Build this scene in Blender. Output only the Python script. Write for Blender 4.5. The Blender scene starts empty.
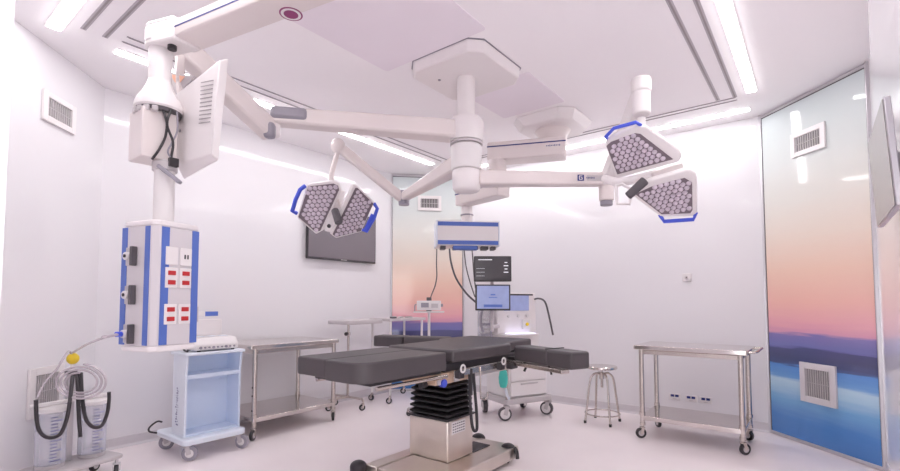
import bpy, bmesh, math, random
from mathutils import Vector as V, Matrix
random.seed(4)
PI = math.pi
SC = bpy.context.scene
COL = SC.collection

# ------------------------------------------------------------------ camera
CAM = V((0, 0, 1.32))
YAW, TILT, FPX, CY = 0.6615, 0.051, 471.5, 278.2
FW = V((-math.sin(YAW)*math.cos(TILT), math.cos(YAW)*math.cos(TILT), math.sin(TILT)))
RT = V((math.cos(YAW), math.sin(YAW), 0))
UP = RT.cross(FW)
cd = bpy.data.cameras.new('camera')
cam = bpy.data.objects.new('camera', cd)
COL.objects.link(cam)
cam.location = CAM
cam.rotation_euler = (PI/2 + TILT, 0, YAW)
cd.sensor_width = 36
cd.lens = FPX/900*36
cd.shift_y = (CY-235.5)/900
cd.clip_start = 0.02
SC.camera = cam


def ray(x, y):
    return FW + RT*((x-450)/FPX) + UP*((CY-y)/FPX)


def pd(x, y, d):
    """the point seen at x, y at the distance d in front of the camera"""
    return CAM + ray(x, y)*d


def on_plane(x, y, p, n):
    r = ray(x, y)
    return CAM + r*((p-CAM).dot(n)/r.dot(n))


# ------------------------------------------------------------------ materials
def mat(name, col, rough=0.5, metal=0.0, var=0.03, scale=6.0, emit=None, estr=0.0, coat=0.0, spec=0.5, bump=0.0):
    m = bpy.data.materials.new(name)
    m.use_nodes = True
    nt = m.node_tree
    b = nt.nodes['Principled BSDF']
    b.inputs['Roughness'].default_value = rough
    b.inputs['Metallic'].default_value = metal
    b.inputs['Specular IOR Level'].default_value = spec
    b.inputs['Coat Weight'].default_value = coat
    b.inputs['Coat Roughness'].default_value = 0.03
    tc = nt.nodes.new('ShaderNodeTexCoord')
    nz = nt.nodes.new('ShaderNodeTexNoise')
    nz.inputs['Scale'].default_value = scale
    nz.inputs['Detail'].default_value = 4
    nt.links.new(tc.outputs['Object'], nz.inputs['Vector'])
    rp = nt.nodes.new('ShaderNodeValToRGB')
    rp.color_ramp.elements[0].position = 0.3
    rp.color_ramp.elements[1].position = 0.7
    rp.color_ramp.elements[0].color = tuple(min(1, c*(1-var)) for c in col) + (1,)
    rp.color_ramp.elements[1].color = tuple(min(1, c*(1+var)) for c in col) + (1,)
    nt.links.new(nz.outputs['Fac'], rp.inputs['Fac'])
    nt.links.new(rp.outputs['Color'], b.inputs['Base Color'])
    if bump:
        bp = nt.nodes.new('ShaderNodeBump')
        bp.inputs['Strength'].default_value = bump
        bp.inputs['Distance'].default_value = 0.01
        n2 = nt.nodes.new('ShaderNodeTexNoise')
        n2.inputs['Scale'].default_value = 160
        nt.links.new(tc.outputs['Object'], n2.inputs['Vector'])
        nt.links.new(n2.outputs['Fac'], bp.inputs['Height'])
        nt.links.new(bp.outputs['Normal'], b.inputs['Normal'])
    if emit:
        b.inputs['Emission Color'].default_value = tuple(emit) + (1,)
        b.inputs['Emission Strength'].default_value = estr
    return m


def srgb(r, g, b):
    f = lambda c: c/255/12.92 if c/255 <= 0.04045 else ((c/255+0.055)/1.055)**2.4
    return (f(r), f(g), f(b))


def clear(name, col, opacity):
    m = bpy.data.materials.new(name)
    m.use_nodes = True
    nt = m.node_tree
    b = nt.nodes['Principled BSDF']
    b.inputs['Base Color'].default_value = tuple(col) + (1,)
    b.inputs['Roughness'].default_value = 0.12
    t = nt.nodes.new('ShaderNodeBsdfTransparent')
    mx = nt.nodes.new('ShaderNodeMixShader')
    lw = nt.nodes.new('ShaderNodeLayerWeight')
    lw.inputs['Blend'].default_value = 0.35
    mr = nt.nodes.new('ShaderNodeMapRange')
    mr.inputs['To Min'].default_value = opacity
    mr.inputs['To Max'].default_value = min(1, opacity+0.5)
    nt.links.new(lw.outputs['Facing'], mr.inputs['Value'])
    nt.links.new(mr.outputs['Result'], mx.inputs['Fac'])
    nt.links.new(t.outputs[0], mx.inputs[1])
    nt.links.new(b.outputs[0], mx.inputs[2])
    nt.links.new(mx.outputs[0], nt.nodes['Material Output'].inputs['Surface'])
    return m


M = {}
M['wall'] = mat('gloss_wall_panel', srgb(230, 228, 231), 0.09, 0, 0.006, 1.0, spec=0.5)
M['ceil'] = mat('ceiling_paint', srgb(250, 247, 249), 0.6, 0, 0.006, 1.5)
M['ceilpanel'] = mat('ceiling_diffuser_cloth', srgb(240, 233, 240), 0.7, 0, 0.01, 3)
M['floor'] = mat('vinyl_floor', srgb(240, 231, 232), 0.3, 0, 0.02, 2.2, spec=0.4)
M['base'] = mat('coved_skirting', srgb(206, 201, 205), 0.35, 0, 0.02, 3)
M['jamb'] = mat('door_jamb_paint', srgb(228, 224, 230), 0.3, 0, 0.01, 3)
M['white'] = mat('white_enamel', srgb(232, 227, 227), 0.32, 0, 0.01, 5)
M['cream'] = mat('warm_white_enamel', srgb(224, 215, 213), 0.35, 0, 0.012, 5)
M['offwhite'] = mat('off_white_plastic', srgb(226, 222, 222), 0.4, 0, 0.012, 7)
M['greyplastic'] = mat('grey_plastic', srgb(150, 146, 156), 0.45, 0, 0.03, 8)
M['lightgrey'] = mat('light_grey_plastic', srgb(196, 190, 192), 0.4, 0, 0.02, 8)
M['dark'] = mat('dark_plastic', srgb(52, 48, 52), 0.4, 0, 0.06, 9)
M['darkgrip'] = mat('dark_grey_grip', srgb(84, 79, 84), 0.45, 0, 0.05, 9)
M['black'] = mat('black_rubber', srgb(30, 27, 30), 0.4, 0, 0.06, 9)
M['pad'] = mat('charcoal_upholstery', srgb(76, 70, 73), 0.5, 0, 0.05, 5, bump=0.12)
M['padside'] = M['pad']
M['steel'] = mat('brushed_steel', srgb(205, 196, 190), 0.27, 1, 0.04, 9)
M['steelsheet'] = mat('polished_steel_sheet', srgb(212, 205, 202), 0.14, 1, 0.03, 4)
M['steelwarm'] = mat('satin_steel_cover', srgb(222, 213, 204), 0.3, 1, 0.04, 5)
M['alu'] = mat('satin_aluminium', srgb(205, 202, 206), 0.3, 0.8, 0.02, 8)
M['blue'] = mat('blue_trim', srgb(84, 112, 190), 0.35, 0, 0.02, 6)
M['bluehandle'] = mat('blue_handle_plastic', srgb(72, 92, 214), 0.35, 0, 0.02, 6)
M['bluedark'] = mat('navy_plastic', srgb(40, 48, 120), 0.4, 0, 0.03, 6)
M['paleblue'] = mat('pale_blue_enamel', srgb(224, 231, 241), 0.35, 0, 0.012, 5)
M['bluecart'] = mat('light_blue_lining', srgb(208, 220, 238), 0.4, 0, 0.012, 5)
M['red'] = mat('red_rocker', srgb(186, 40, 44), 0.4, 0, 0.03, 8)
M['logo'] = mat('plum_print', srgb(140, 58, 108), 0.5, 0, 0.02, 8)
M['orange'] = mat('orange_sticker', srgb(232, 176, 146), 0.5, 0, 0.05, 14)
M['yellow'] = mat('yellow_knob', srgb(226, 196, 40), 0.4, 0, 0.03, 8)
M['teal'] = mat('teal_rubber', srgb(70, 190, 178), 0.45, 0, 0.05, 8)
M['screen'] = mat('dark_screen_glass', srgb(122, 115, 121), 0.08, 0, 0.02, 2, spec=0.5)
M['mirrorscreen'] = mat('grey_screen_glass', srgb(158, 154, 152), 0.22, 0.0, 0.02, 2, spec=0.25)
M['panelgrey'] = mat('grey_face_panel', srgb(212, 207, 210), 0.35, 0, 0.01, 5)
M['backing'] = mat('duct_dark', srgb(70, 66, 68), 0.7, 0, 0.05, 6)
M['lens'] = mat('led_lens', srgb(214, 203, 214), 0.25, 0, 0.08, 25)
M['lensback'] = mat('lens_carrier', srgb(120, 108, 116), 0.4, 0, 0.06, 20)
M['hole'] = mat('dark_opening', srgb(92, 86, 88), 0.6, 0, 0.05, 8)
M['louvre'] = mat('louvre_grey', srgb(150, 143, 145), 0.5, 0, 0.05, 8)
M['slot'] = mat('slot_grey', srgb(186, 180, 186), 0.5, 0.2, 0.03, 6)
M['clear'] = clear('clear_canister', srgb(225, 226, 236), 0.2)
M['clearhose'] = clear('clear_hose', srgb(206, 197, 204), 0.72)
M['mark'] = mat('grey_print', srgb(110, 112, 150), 0.5, 0, 0.03, 8)
M['beige'] = mat('beige_module', srgb(206, 178, 156), 0.5, 0, 0.05, 12)
M['uptext'] = mat('screen_text', srgb(200, 200, 205), 0.4, 0, 0.02, 8, emit=(0.8, 0.8, 0.85), estr=0.5)
M['upscreen'] = mat('monitor_screen_dark', srgb(66, 62, 66), 0.15, 0, 0.08, 12, emit=srgb(70, 66, 70), estr=0.25)
M['loscreen'] = mat('monitor_screen_blue', srgb(130, 138, 172), 0.15, 0, 0.08, 12, emit=srgb(130, 140, 180), estr=0.45)
M['glow'] = mat('lit_worktop', srgb(226, 226, 250), 0.4, 0, 0.01, 5, emit=srgb(225, 228, 255), estr=0.9)
M['strip'] = mat('lit_strip_diffuser', (1, 1, 1), 0.5, 0, 0.0, 5, emit=(1.0, 0.99, 0.995), estr=20.0)


def mural_mat():
    m = bpy.data.materials.new('printed_glass_mural')
    m.use_nodes = True
    nt = m.node_tree
    b = nt.nodes['Principled BSDF']
    b.inputs['Roughness'].default_value = 0.06
    b.inputs['Specular IOR Level'].default_value = 0.5
    g = nt.nodes.new('ShaderNodeNewGeometry')
    sx = nt.nodes.new('ShaderNodeSeparateXYZ')
    nt.links.new(g.outputs['Position'], sx.inputs[0])
    mp = nt.nodes.new('ShaderNodeMapping')
    mp.inputs['Scale'].default_value = (1.3, 1.3, 16)
    nt.links.new(g.outputs['Position'], mp.inputs['Vector'])
    nz = nt.nodes.new('ShaderNodeTexNoise')
    nz.inputs['Scale'].default_value = 1.6
    nz.inputs['Detail'].default_value = 5
    nt.links.new(mp.outputs['Vector'], nz.inputs['Vector'])
    ad = nt.nodes.new('ShaderNodeMath')
    ad.operation = 'MULTIPLY_ADD'
    nt.links.new(nz.outputs['Fac'], ad.inputs[0])
    ad.inputs[1].default_value = 0.10
    nt.links.new(sx.outputs['Z'], ad.inputs[2])
    # slope of the far shore: the bands lie a little higher towards one side
    ad2 = nt.nodes.new('ShaderNodeMath')
    ad2.operation = 'ADD'
    nt.links.new(ad.outputs[0], ad2.inputs[0])
    ad2.inputs[1].default_value = -0.05
    mr = nt.nodes.new('ShaderNodeMapRange')
    mr.inputs['From Min'].default_value = 0.0
    mr.inputs['From Max'].default_value = 3.27
    nt.links.new(ad2.outputs[0], mr.inputs['Value'])
    rp = nt.nodes.new('ShaderNodeValToRGB')
    cr = rp.color_ramp
    stops = [(0.0, (72, 122, 186)), (0.22, (84, 136, 200)), (0.38, (120, 170, 216)), (0.50, (172, 206, 228)),
             (0.57, (186, 214, 232)), (0.615, (112, 160, 216)), (0.715, (98, 146, 210)), (0.73, (84, 92, 132)),
             (0.80, (82, 84, 120)), (0.885, (86, 86, 128)), (0.90, (116, 118, 172)), (1.015, (134, 124, 176)),
             (1.03, (214, 158, 180)), (1.12, (230, 170, 178)), (1.32, (236, 186, 174)), (1.62, (234, 200, 182)), (1.95, (228, 213, 200)),
             (2.3, (222, 219, 212)), (2.7, (214, 219, 217)), (3.2, (206, 216, 217))]
    for i, (z, c) in enumerate(stops):
        if i < 2:
            e = cr.elements[i]
            e.position = z/3.27
        else:
            e = cr.elements.new(z/3.27)
        e.color = srgb(*c) + (1,)
    nt.links.new(mr.outputs['Result'], rp.inputs['Fac'])
    nt.links.new(rp.outputs['Color'], b.inputs['Base Color'])
    return m


M['mural'] = mural_mat()


# ------------------------------------------------------------------ building
def thing(name, label, cat, loc=(0, 0, 0), rz=0.0, group=None):
    o = bpy.data.objects.new(name, None)
    COL.objects.link(o)
    o.empty_display_size = 0.05
    o.location = loc
    o.rotation_euler = (0, 0, rz)
    o['label'] = label
    o['category'] = cat
    if group:
        o['group'] = group
    o['kind'] = 'thing'
    return o


def root_of(o):
    while o.parent:
        o = o.parent
    return o


class MB:
    def __init__(self):
        self.bm = bmesh.new()

    def _tr(self, verts, mx):
        bmesh.ops.transform(self.bm, matrix=mx, verts=verts)

    def box(self, c, s, rz=0.0, mx=None):
        r = bmesh.ops.create_cube(self.bm, size=1.0)
        T = Matrix.Translation(V(c)) @ (mx.to_4x4() if mx is not None else Matrix.Rotation(rz, 4, 'Z')) @ Matrix.Diagonal((s[0], s[1], s[2], 1))
        self._tr(r['verts'], T)
        return self

    def span(self, a, b):
        a, b = V(a), V(b)
        return self.box((a+b)/2, [abs(b[i]-a[i]) for i in range(3)])

    def cyl(self, p0, p1, r0, r1=None, seg=20):
        p0, p1 = V(p0), V(p1)
        r1 = r0 if r1 is None else r1
        d = p1-p0
        r = bmesh.ops.create_cone(self.bm, cap_ends=True, segments=seg, radius1=r0, radius2=r1, depth=d.length)
        q = d.to_track_quat('Z', 'Y').to_matrix().to_4x4()
        self._tr(r['verts'], Matrix.Translation((p0+p1)/2) @ q)
        return self

    def sphere(self, c, r, sc=(1, 1, 1), seg=16):
        q = bmesh.ops.create_uvsphere(self.bm, u_segments=seg, v_segments=max(8, seg//2), radius=r)
        self._tr(q['verts'], Matrix.Translation(V(c)) @ Matrix.Diagonal((sc[0], sc[1], sc[2], 1)))
        return self

    def bar(self, p0, p1, w, h, up=(0, 0, 1)):
        """rectangular bar of width w and height h from p0 to p1"""
        p0, p1 = V(p0), V(p1)
        d = (p1-p0)
        z = d.normalized()
        u = V(up)
        x = u.cross(z).normalized()
        y = z.cross(x)
        mx = Matrix((x, y, z)).transposed()
        return self.box((p0+p1)/2, (w, h, d.length), mx=mx)

    def tube(self, pts, r, seg=10, smooth=0):
        pts = [V(p) for p in pts]
        if smooth:
            out = []
            n = len(pts)
            for i in range(n-1):
                p0, p1, p2, p3 = pts[max(0, i-1)], pts[i], pts[i+1], pts[min(n-1, i+2)]
                for k in range(smooth):
                    t = k/smooth
                    out.append(0.5*((2*p1) + (p2-p0)*t + (2*p0-5*p1+4*p2-p3)*t*t + (3*p1-p0-3*p2+p3)*t**3))
            out.append(pts[-1])
            pts = out
        rings = []
        prev = None
        for i, p in enumerate(pts):
            d = (pts[min(i+1, len(pts)-1)]-pts[max(i-1, 0)]).normalized()
            if prev is None:
                a = V((0, 0, 1)) if abs(d.z) < 0.9 else V((1, 0, 0))
                x = a.cross(d).normalized()
            else:
                x = (prev - d*prev.dot(d))
                x = x.normalized() if x.length > 1e-6 else V((1, 0, 0))
            prev = x
            y = d.cross(x)
            rings.append([self.bm.verts.new(p + x*(r*math.cos(2*PI*k/seg)) + y*(r*math.sin(2*PI*k/seg))) for k in range(seg)])
        for a, b in zip(rings, rings[1:]):
            for k in range(seg):
                self.bm.faces.new((a[k], a[(k+1) % seg], b[(k+1) % seg], b[k]))
        self.bm.faces.new(list(reversed(rings[0])))
        self.bm.faces.new(rings[-1])
        return self

    def lathe(self, prof, c=(0, 0, 0), seg=32):
        c = V(c)
        rings = [[self.bm.verts.new(c + V((r*math.cos(2*PI*k/seg), r*math.sin(2*PI*k/seg), z))) for k in range(seg)] for r, z in prof]
        for a, b in zip(rings, rings[1:]):
            for k in range(seg):
                self.bm.faces.new((a[k], a[(k+1) % seg], b[(k+1) % seg], b[k]))
        self.bm.faces.new(list(reversed(rings[0])))
        self.bm.faces.new(rings[-1])
        return self

    def loft(self, A, B):
        """solid between two outlines of the same number of points"""
        a = [self.bm.verts.new(V(p)) for p in A]
        b = [self.bm.verts.new(V(p)) for p in B]
        n = len(a)
        for k in range(n):
            self.bm.faces.new((a[k], a[(k+1) % n], b[(k+1) % n], b[k]))
        self.bm.faces.new(list(reversed(a)))
        self.bm.faces.new(b)
        return self

    def prism(self, poly, off):
        off = V(off)
        return self.loft(poly, [V(p)+off for p in poly])

    def build(self, name, m, parent=None, bevel=0.0, world=False, segs=2, smooth=True):
        bm = self.bm
        if world and parent is not None:
            r = root_of(parent)
            mx = Matrix.Translation(r.location) @ r.rotation_euler.to_matrix().to_4x4()
            bmesh.ops.transform(bm, matrix=mx.inverted(), verts=bm.verts)
        bmesh.ops.recalc_face_normals(bm, faces=bm.faces)
        me = bpy.data.meshes.new(name)
        bm.to_mesh(me)
        bm.free()
        me.materials.append(M[m] if isinstance(m, str) else m)
        o = bpy.data.objects.new(name, me)
        COL.objects.link(o)
        if parent is not None:
            o.parent = parent
        if bevel:
            md = o.modifiers.new('edge', 'BEVEL')
            md.width = bevel
            md.segments = segs
            md.limit_method = 'ANGLE'
            md.angle_limit = math.radians(40)
        if smooth:
            me.polygons.foreach_set('use_smooth', [True]*len(me.polygons))
            try:
                me.set_sharp_from_angle(angle=math.radians(38))
            except Exception:
                pass
        return o


def struct(name, mb, m, bevel=0.0):
    o = mb.build(name, m, None, bevel, smooth=False)
    o['kind'] = 'structure'
    return o


def rrect(x0, x1, y0, y1, r, z, n=5, only=None):
    """rounded rectangle outline at height z; only: which corners are round (x1y1, x0y1, x0y0, x1y0)"""
    out = []
    for i, (cx, cy, a0) in enumerate(((x1, y1, 0), (x0, y1, 90), (x0, y0, 180), (x1, y0, 270))):
        rr = r if only is None else (only[i] if only[i] else 0.0)
        sx = -1 if cx == x1 else 1
        sy = -1 if cy == y1 else 1
        if rr <= 0:
            out.append((cx, cy, z))
            continue
        for k in range(n+1):
            a = math.radians(a0 + 90*k/n)
            out.append((cx+sx*rr+rr*math.cos(a), cy+sy*rr+rr*math.sin(a), z))
    return out


# ------------------------------------------------------------------ room shell
H = 3.27
P_A, P_B, P_C, P_D = V((-5.055, 1.384)), V((-5.055, 5.043)), V((-4.270, 5.828)), V((-0.409, 5.828))
P_E, P_F, P_G, P_H = V((0.386, 5.033)), V((0.386, 0.986)), V((-1.07, -0.47)), V((-3.2, -0.469))
CEN = V((-2.3, 2.7))


def wall_seg(name, a, b, z0=0.0, z1=H, m='wall', th=0.1, base=True):  # one flat wall from a to b
    d = (b-a).normalized()
    n = V((d.y, -d.x))
    if n.dot((a+b)/2-CEN) < 0:
        n = -n
    mb = MB()
    poly = [a, b, b+n*th, a+n*th]
    mb.prism([(p.x, p.y, z0) for p in poly], (0, 0, z1-z0))
    struct(name, mb, m)
    if base:
        q = MB()
        # a low coved skirting that leans into the floor
        A = [(a.x, a.y, 0.0), (b.x, b.y, 0.0)]
        i = -n
        prof = [(0.03, 0.0), (0.012, 0.02), (0.006, 0.09), (0.0, 0.095), (0.0, 0.0)]
        q.loft([(a.x+i.x*u, a.y+i.y*u, z+0.0005) for u, z in prof], [(b.x+i.x*u, b.y+i.y*u, z+0.0005) for u, z in prof])
        struct(name.replace('wall', 'baseboard'), q, 'base')


wall_seg('wall_left', P_A, P_B)
wall_seg('wall_back_left_corner', P_B, P_C, base=False)
wall_seg('wall_back', P_C, P_D)
wall_seg('wall_back_right_corner', P_D, P_E, base=False)
wall_seg('wall_right', P_E, P_F)
wall_seg('wall_front', P_G, P_H)
wall_seg('wall_front_left_corner', P_H, P_A)
# the doorway the view comes through
J0, J1 = V((-0.522, 0.078)), V((0.13, 0.73))
wall_seg('wall_doorway_left', P_G, J0, m='jamb', base=False, th=0.12)
wall_seg('wall_doorway_right', J1, P_F, m='jamb', base=False, th=0.12)
wall_seg('wall_doorway_top', J0, J1, 2.15, H, m='jamb', base=False, th=0.12)
struct('wall_right_step', MB().span((0.278, 0.99, 0.0), (0.386, 3.50, H)), 'wall')
struct('floor', MB().span((-5.6, -1.6, -0.1), (1.6, 6.4, 0.0)), 'floor')
struct('ceiling', MB().prism([(p.x, p.y, H) for p in (P_A, P_B, P_C, P_D, P_E, P_F, P_G, P_H)], (0, 0, 0.1)), 'ceil')
struct('trim_1', MB().span((-0.431, 5.806, 0.0), (-0.409, 5.828, H)), 'alu')
struct('trim_2', MB().span((0.364, 5.011, 0.0), (0.386, 5.033, H)), 'alu')

# ------------------------------------------------------------------ ceiling fittings
LG = 'light strips around the ceiling'


def strip(x0, x1, y0, y1, label):
    t = thing('ceiling_light', label, 'ceiling light', ((x0+x1)/2, (y0+y1)/2, H), 0, LG)
    f = MB()
    f.span((x0-0.012, y0-0.012, H-0.006), (x1+0.012, y1+0.012, H)).build('frame', 'white', t, world=True)
    d = MB()
    d.span((x0, y0, H-0.013), (x1, y1, H-0.0062)).build('diffuser', 'strip', t, world=True)


strip(-4.265, -4.195, 1.22, 5.02, 'long bright ceiling strip light above the wall with the television')
strip(-4.05, -0.485, 5.49, 5.56, 'long bright ceiling strip light along the plain back wall')
strip(-0.455, -0.385, 1.6, 5.07, 'bright ceiling strip light running towards the big glass mural by the right wall')
strip(-4.215, -0.6, 0.80, 0.875, 'bright ceiling strip light at the upper left above the corner with the wall grille')
SG = 'slot air diffusers in the ceiling'


def slot(x0, x1, y0, y1, label):
    t = thing('slot_diffuser', label, 'air vent', ((x0+x1)/2, (y0+y1)/2, H), 0, SG)
    MB().span((x0, y0, H-0.004), (x1, y1, H)).build('frame', 'slot', t, world=True)
    w = 0.006
    if x1-x0 > y1-y0:
        yc = (y0+y1)/2
        MB().span((x0+.01, yc-w, H-0.006), (x1-.01, yc+w, H-0.0042)).build('blade', 'louvre', t, world=True)
    else:
        xc = (x0+x1)/2
        MB().span((xc-w, y0+.01, H-0.006), (xc+w, y1-.01, H-0.0042)).build('blade', 'louvre', t, world=True)


slot(-0.715, -0.68, 1.4, 5.11, 'thin grey ceiling slot, the one further from the right light strip')
slot(-0.575, -0.54, 1.4, 5.13, 'thin grey ceiling slot next to the right light strip')
slot(-4.08, -2.05, 0.955, 0.99, 'thin grey ceiling slot next to the upper left light strip')
slot(-4.08, -2.05, 1.085, 1.12, 'thin grey ceiling slot, the one further from the upper left light strip')
slot(-4.05, -4.035, 1.20, 5.0, 'hairline ceiling slot next to the television wall light strip')
slot(-3.95, -3.935, 1.20, 5.0, 'hairline ceiling slot, the one further from the television wall strip')
slot(-3.9, -0.55, 5.205, 5.22, 'hairline ceiling slot next to the back wall light strip')
slot(-3.9, -0.55, 5.13, 5.145, 'hairline ceiling slot, the one further from the back wall strip')


def ceiling_panel(x0, x1, y0, y1, label):
    t = thing('air_diffuser', label, 'air diffuser', ((x0+x1)/2, (y0+y1)/2, H), 0, 'flat air panels in the ceiling')
    MB().prism(rrect(x0, x1, y0, y1, 0.03, H-0.006), (0, 0, 0.006)).build('panel', 'ceilpanel', t, world=True)


ceiling_panel(-2.81, -1.80, 1.75, 2.74, 'big flat lilac ceiling panel in front of the light boom plate')
ceiling_panel(-2.56, -1.87, 3.48, 4.22, 'flat lilac ceiling panel between the two boom mounting plates')

# ------------------------------------------------------------------ murals and grilles
DM = math.sqrt(0.5)


def mural(a, b, label):
    d = (b-a).normalized()
    n = V((d.y, -d.x))
    if n.dot((a+b)/2-CEN) > 0:
        n = -n
    L = (b-a).length
    mid = (a+b)/2
    t = thing('glass_mural', label, 'mural', (mid.x, mid.y, 0.0), math.atan2(d.y, d.x), 'printed glass panels')
    s = 1 if V((-d.y, d.x)).dot(n) > 0 else -1        # side of the room in local y
    hw = L/2-0.018
    MB().span((-hw, 0, 0.035), (hw, s*0.012, H-0.035)).build('glass', 'mural', t)
    f = MB()
    for x in (-1, 1):
        f.span((x*hw, 0, 0.004), (x*(hw+0.012), s*0.02, H-0.01))
    f.span((-hw, 0, H-0.035), (hw, s*0.02, H-0.01)).span((-hw, 0, 0.004), (hw, s*0.02, 0.035))
    f.build('frame', 'alu', t, 0.002)
    g = MB()
    for x in (-1, 1):
        g.span((x*(hw-0.006), s*0.012, 0.035), (x*hw, s*0.0135, H-0.035))
    g.span((-hw, s*0.012, H-0.045), (hw, s*0.0135, H-0.035))
    g.build('seal', 'darkgrip', t)
    return t


mural(P_B, P_C, 'tall printed sunset glass panel in the far corner behind the operating table')
mural(P_D, P_E, 'big printed sunset and sea glass panel beside the right wall')


def grille(a, b, s, z, label, horizontal, gap=0.0125, fm='white'):
    """s: distance of its middle from a along the wall"""
    d = (b-a).normalized()
    n = V((d.y, -d.x))
    if n.dot((a+b)/2-CEN) > 0:
        n = -n
    p = a + d*s + n*gap
    t = thing('air_grille', label, 'air vent', (p.x, p.y, z), math.atan2(d.y, d.x), 'square return air grilles')
    s = 1 if V((-d.y, d.x)).dot(n) > 0 else -1
    W, Hh, b_ = 0.36, (0.23 if horizontal else 0.36), (0.045 if horizontal else 0.055)
    f = MB()
    for x in (-1, 1):
        f.span((x*(W/2-b_), 0.001*s, -Hh/2), (x*W/2, s*0.022, Hh/2))
    for q in (-1, 1):
        f.span((-W/2+b_, 0.001*s, q*(Hh/2-b_)), (W/2-b_, s*0.022, q*Hh/2))
    f.build('frame', fm, t, 0.003)
    MB().span((-W/2+b_, 0.001*s, -Hh/2+b_), (W/2-b_, s*0.004, Hh/2-b_)).build('backing', 'backing', t)
    sl = MB()
    nb = 11
    for k in range(nb):
        x = -W/2+b_ + (W-2*b_)*(k+0.5)/nb
        sl.box((x, s*0.010, 0), (0.0085, 0.010, Hh-2*b_))
    sl.span((-W/2+b_, s*0.006, -0.003), (W/2-b_, s*0.012, 0.003))
    sl.build('slats', 'lightgrey', t)


grille(P_D, P_E, 0.565, 2.81, 'white grille high on the right mural glass', True)
grille(P_D, P_E, 0.573, 0.585, 'square grey framed grille low on the right mural glass', False, 0.0125, 'panelgrey')
grille(P_B, P_C, 0.58, 2.83, 'small white grille high on the far corner mural', True)
grille(P_A, P_H, 0.585, 2.80, 'white grille high on the plain left wall', True, 0.001)
grille(P_A, P_H, 0.60, 0.655, 'white grille low on the left wall behind the suction unit', False, 0.001)

# ------------------------------------------------------------------ wall fittings
WG = 'power sockets low on the back wall'


def socket(x, z, label):
    t = thing('wall_socket', label, 'socket', (x, 5.828, z), 0, WG)
    MB().span((-0.06, -0.012, -0.035), (0.06, -0.0005, 0.035)).build('plate', 'offwhite', t, 0.003)
    for q in (-1, 1):
        MB().span((q*0.005, -0.018, 0.0), (q*0.042, -0.012, 0.026)).build('outlet', 'bluedark', t, 0.002)
    MB().span((-0.02, -0.014, -0.026), (0.02, -0.012, -0.018)).build('print', 'lightgrey', t)


socket(-1.308, 0.253, 'low wall socket seen under the right steel table, nearest its left legs')
socket(-1.140, 0.252, 'low wall socket seen under the right steel table, middle of the row of three')
socket(-0.995, 0.252, 'low wall socket seen under the right steel table, nearest the glass mural')
t = thing('wall_switch', 'small square white switch alone on the back wall at head height', 'switch', (-1.152, 5.828, 1.60))
MB().span((-0.045, -0.012, -0.045), (0.045, -0.0005, 0.045)).build('plate', 'offwhite', t, 0.004)
MB().cyl((0, -0.011, -0.002), (0, -0.022, -0.002), 0.02).build('knob', 'lightgrey', t, 0.002)
MB().box((0, -0.0235, -0.002), (0.012, 0.003, 0.012)).build('key_slot', 'dark', t)

# televisions
t = thing('wall_tv', 'dark wall television behind the left surgical lamp', 'television', (-5.0535, 4.09, 2.2))
MB().span((0.03, -0.575, -0.33), (0.07, 0.575, 0.33)).build('casing', 'dark', t, 0.006)
MB().span((0.07, -0.56, -0.305), (0.073, 0.56, 0.315)).build('screen', 'screen', t)
MB().span((0.0, -0.2, -0.15), (0.03, 0.2, 0.15)).build('wall_bracket', 'dark', t)
MB().span((0.0701, -0.05, -0.322), (0.0725, 0.05, -0.312)).build('logo_mark', 'lightgrey', t)

tv = thing('wall_tv', 'slim grey screen tilted down on the right wall by the doorway', 'television', (0.278, 2.38, 1.8))
# screen plane from its four corners
c1 = on_plane(868, 143.5, V((0, 2.74, 0)), V((0, 1, 0)))
c2 = on_plane(878, 228, V((0, 2.74, 0)), V((0, 1, 0)))
dep = V((0.0, -0.60, 0.0))
nrm = (c2-c1).cross(dep).normalized()
if nrm.x > 0:
    nrm = -nrm
quad = [c1, c2, c2+dep, c1+dep]
MB().prism(quad, -nrm*0.02).build('casing', 'alu', tv, 0.004, world=True)
cc = (c1+c2+dep)/2 + dep*0.5*0
mid = (c1+c2)/2+dep/2
MB().prism([mid+(p-mid)*0.975+nrm*0.0006 for p in quad], nrm*0.002).build('screen', 'mirrorscreen', tv, world=True)
MB().bar(mid-nrm*0.021, V((0.2765, mid.y, mid.z-0.01)), 0.14, 0.10).build('wall_bracket', 'lightgrey', tv, 0.004, world=True)

# ------------------------------------------------------------------ casters
def caster(p, r, parent, fork='steel', tyre='dark', ang=0.0, hub='lightgrey', top=None, w=0.028, hubk=0.55):
    """a swivel caster standing on the floor below p (local x, y); top: height of its stem"""
    x, y = p
    top = top if top else 2.6*r
    d = V((math.cos(ang), math.sin(ang), 0))
    s = V((-d.y, d.x, 0))
    c = V((x, y, r)) - d*(r*0.35)
    f = MB()
    f.cyl((x, y, 2.05*r), (x, y, top), 0.011)
    f.bar(V((x, y, 2.08*r))-d*0.5*r, V((x, y, 2.08*r))+d*0.35*r, w*1.7, 0.012)
    for q in (-1, 1):
        f.bar(c+s*q*w*0.75+V((0, 0, -0.1*r)), V((x, y, 2.08*r))+s*q*w*0.75, 0.006, r*0.6, up=d)
    o = f.build('caster', fork, parent, 0.002)
    wl = MB()
    wl.cyl(c-s*w/2, c+s*w/2, r, seg=24)
    wl = wl.build('wheel', tyre, o, 0.006)
    MB().cyl(c-s*(w/2+0.003), c+s*(w/2+0.003), r*hubk, seg=18).build('hub', hub, o, 0.002)
    return o


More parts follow.
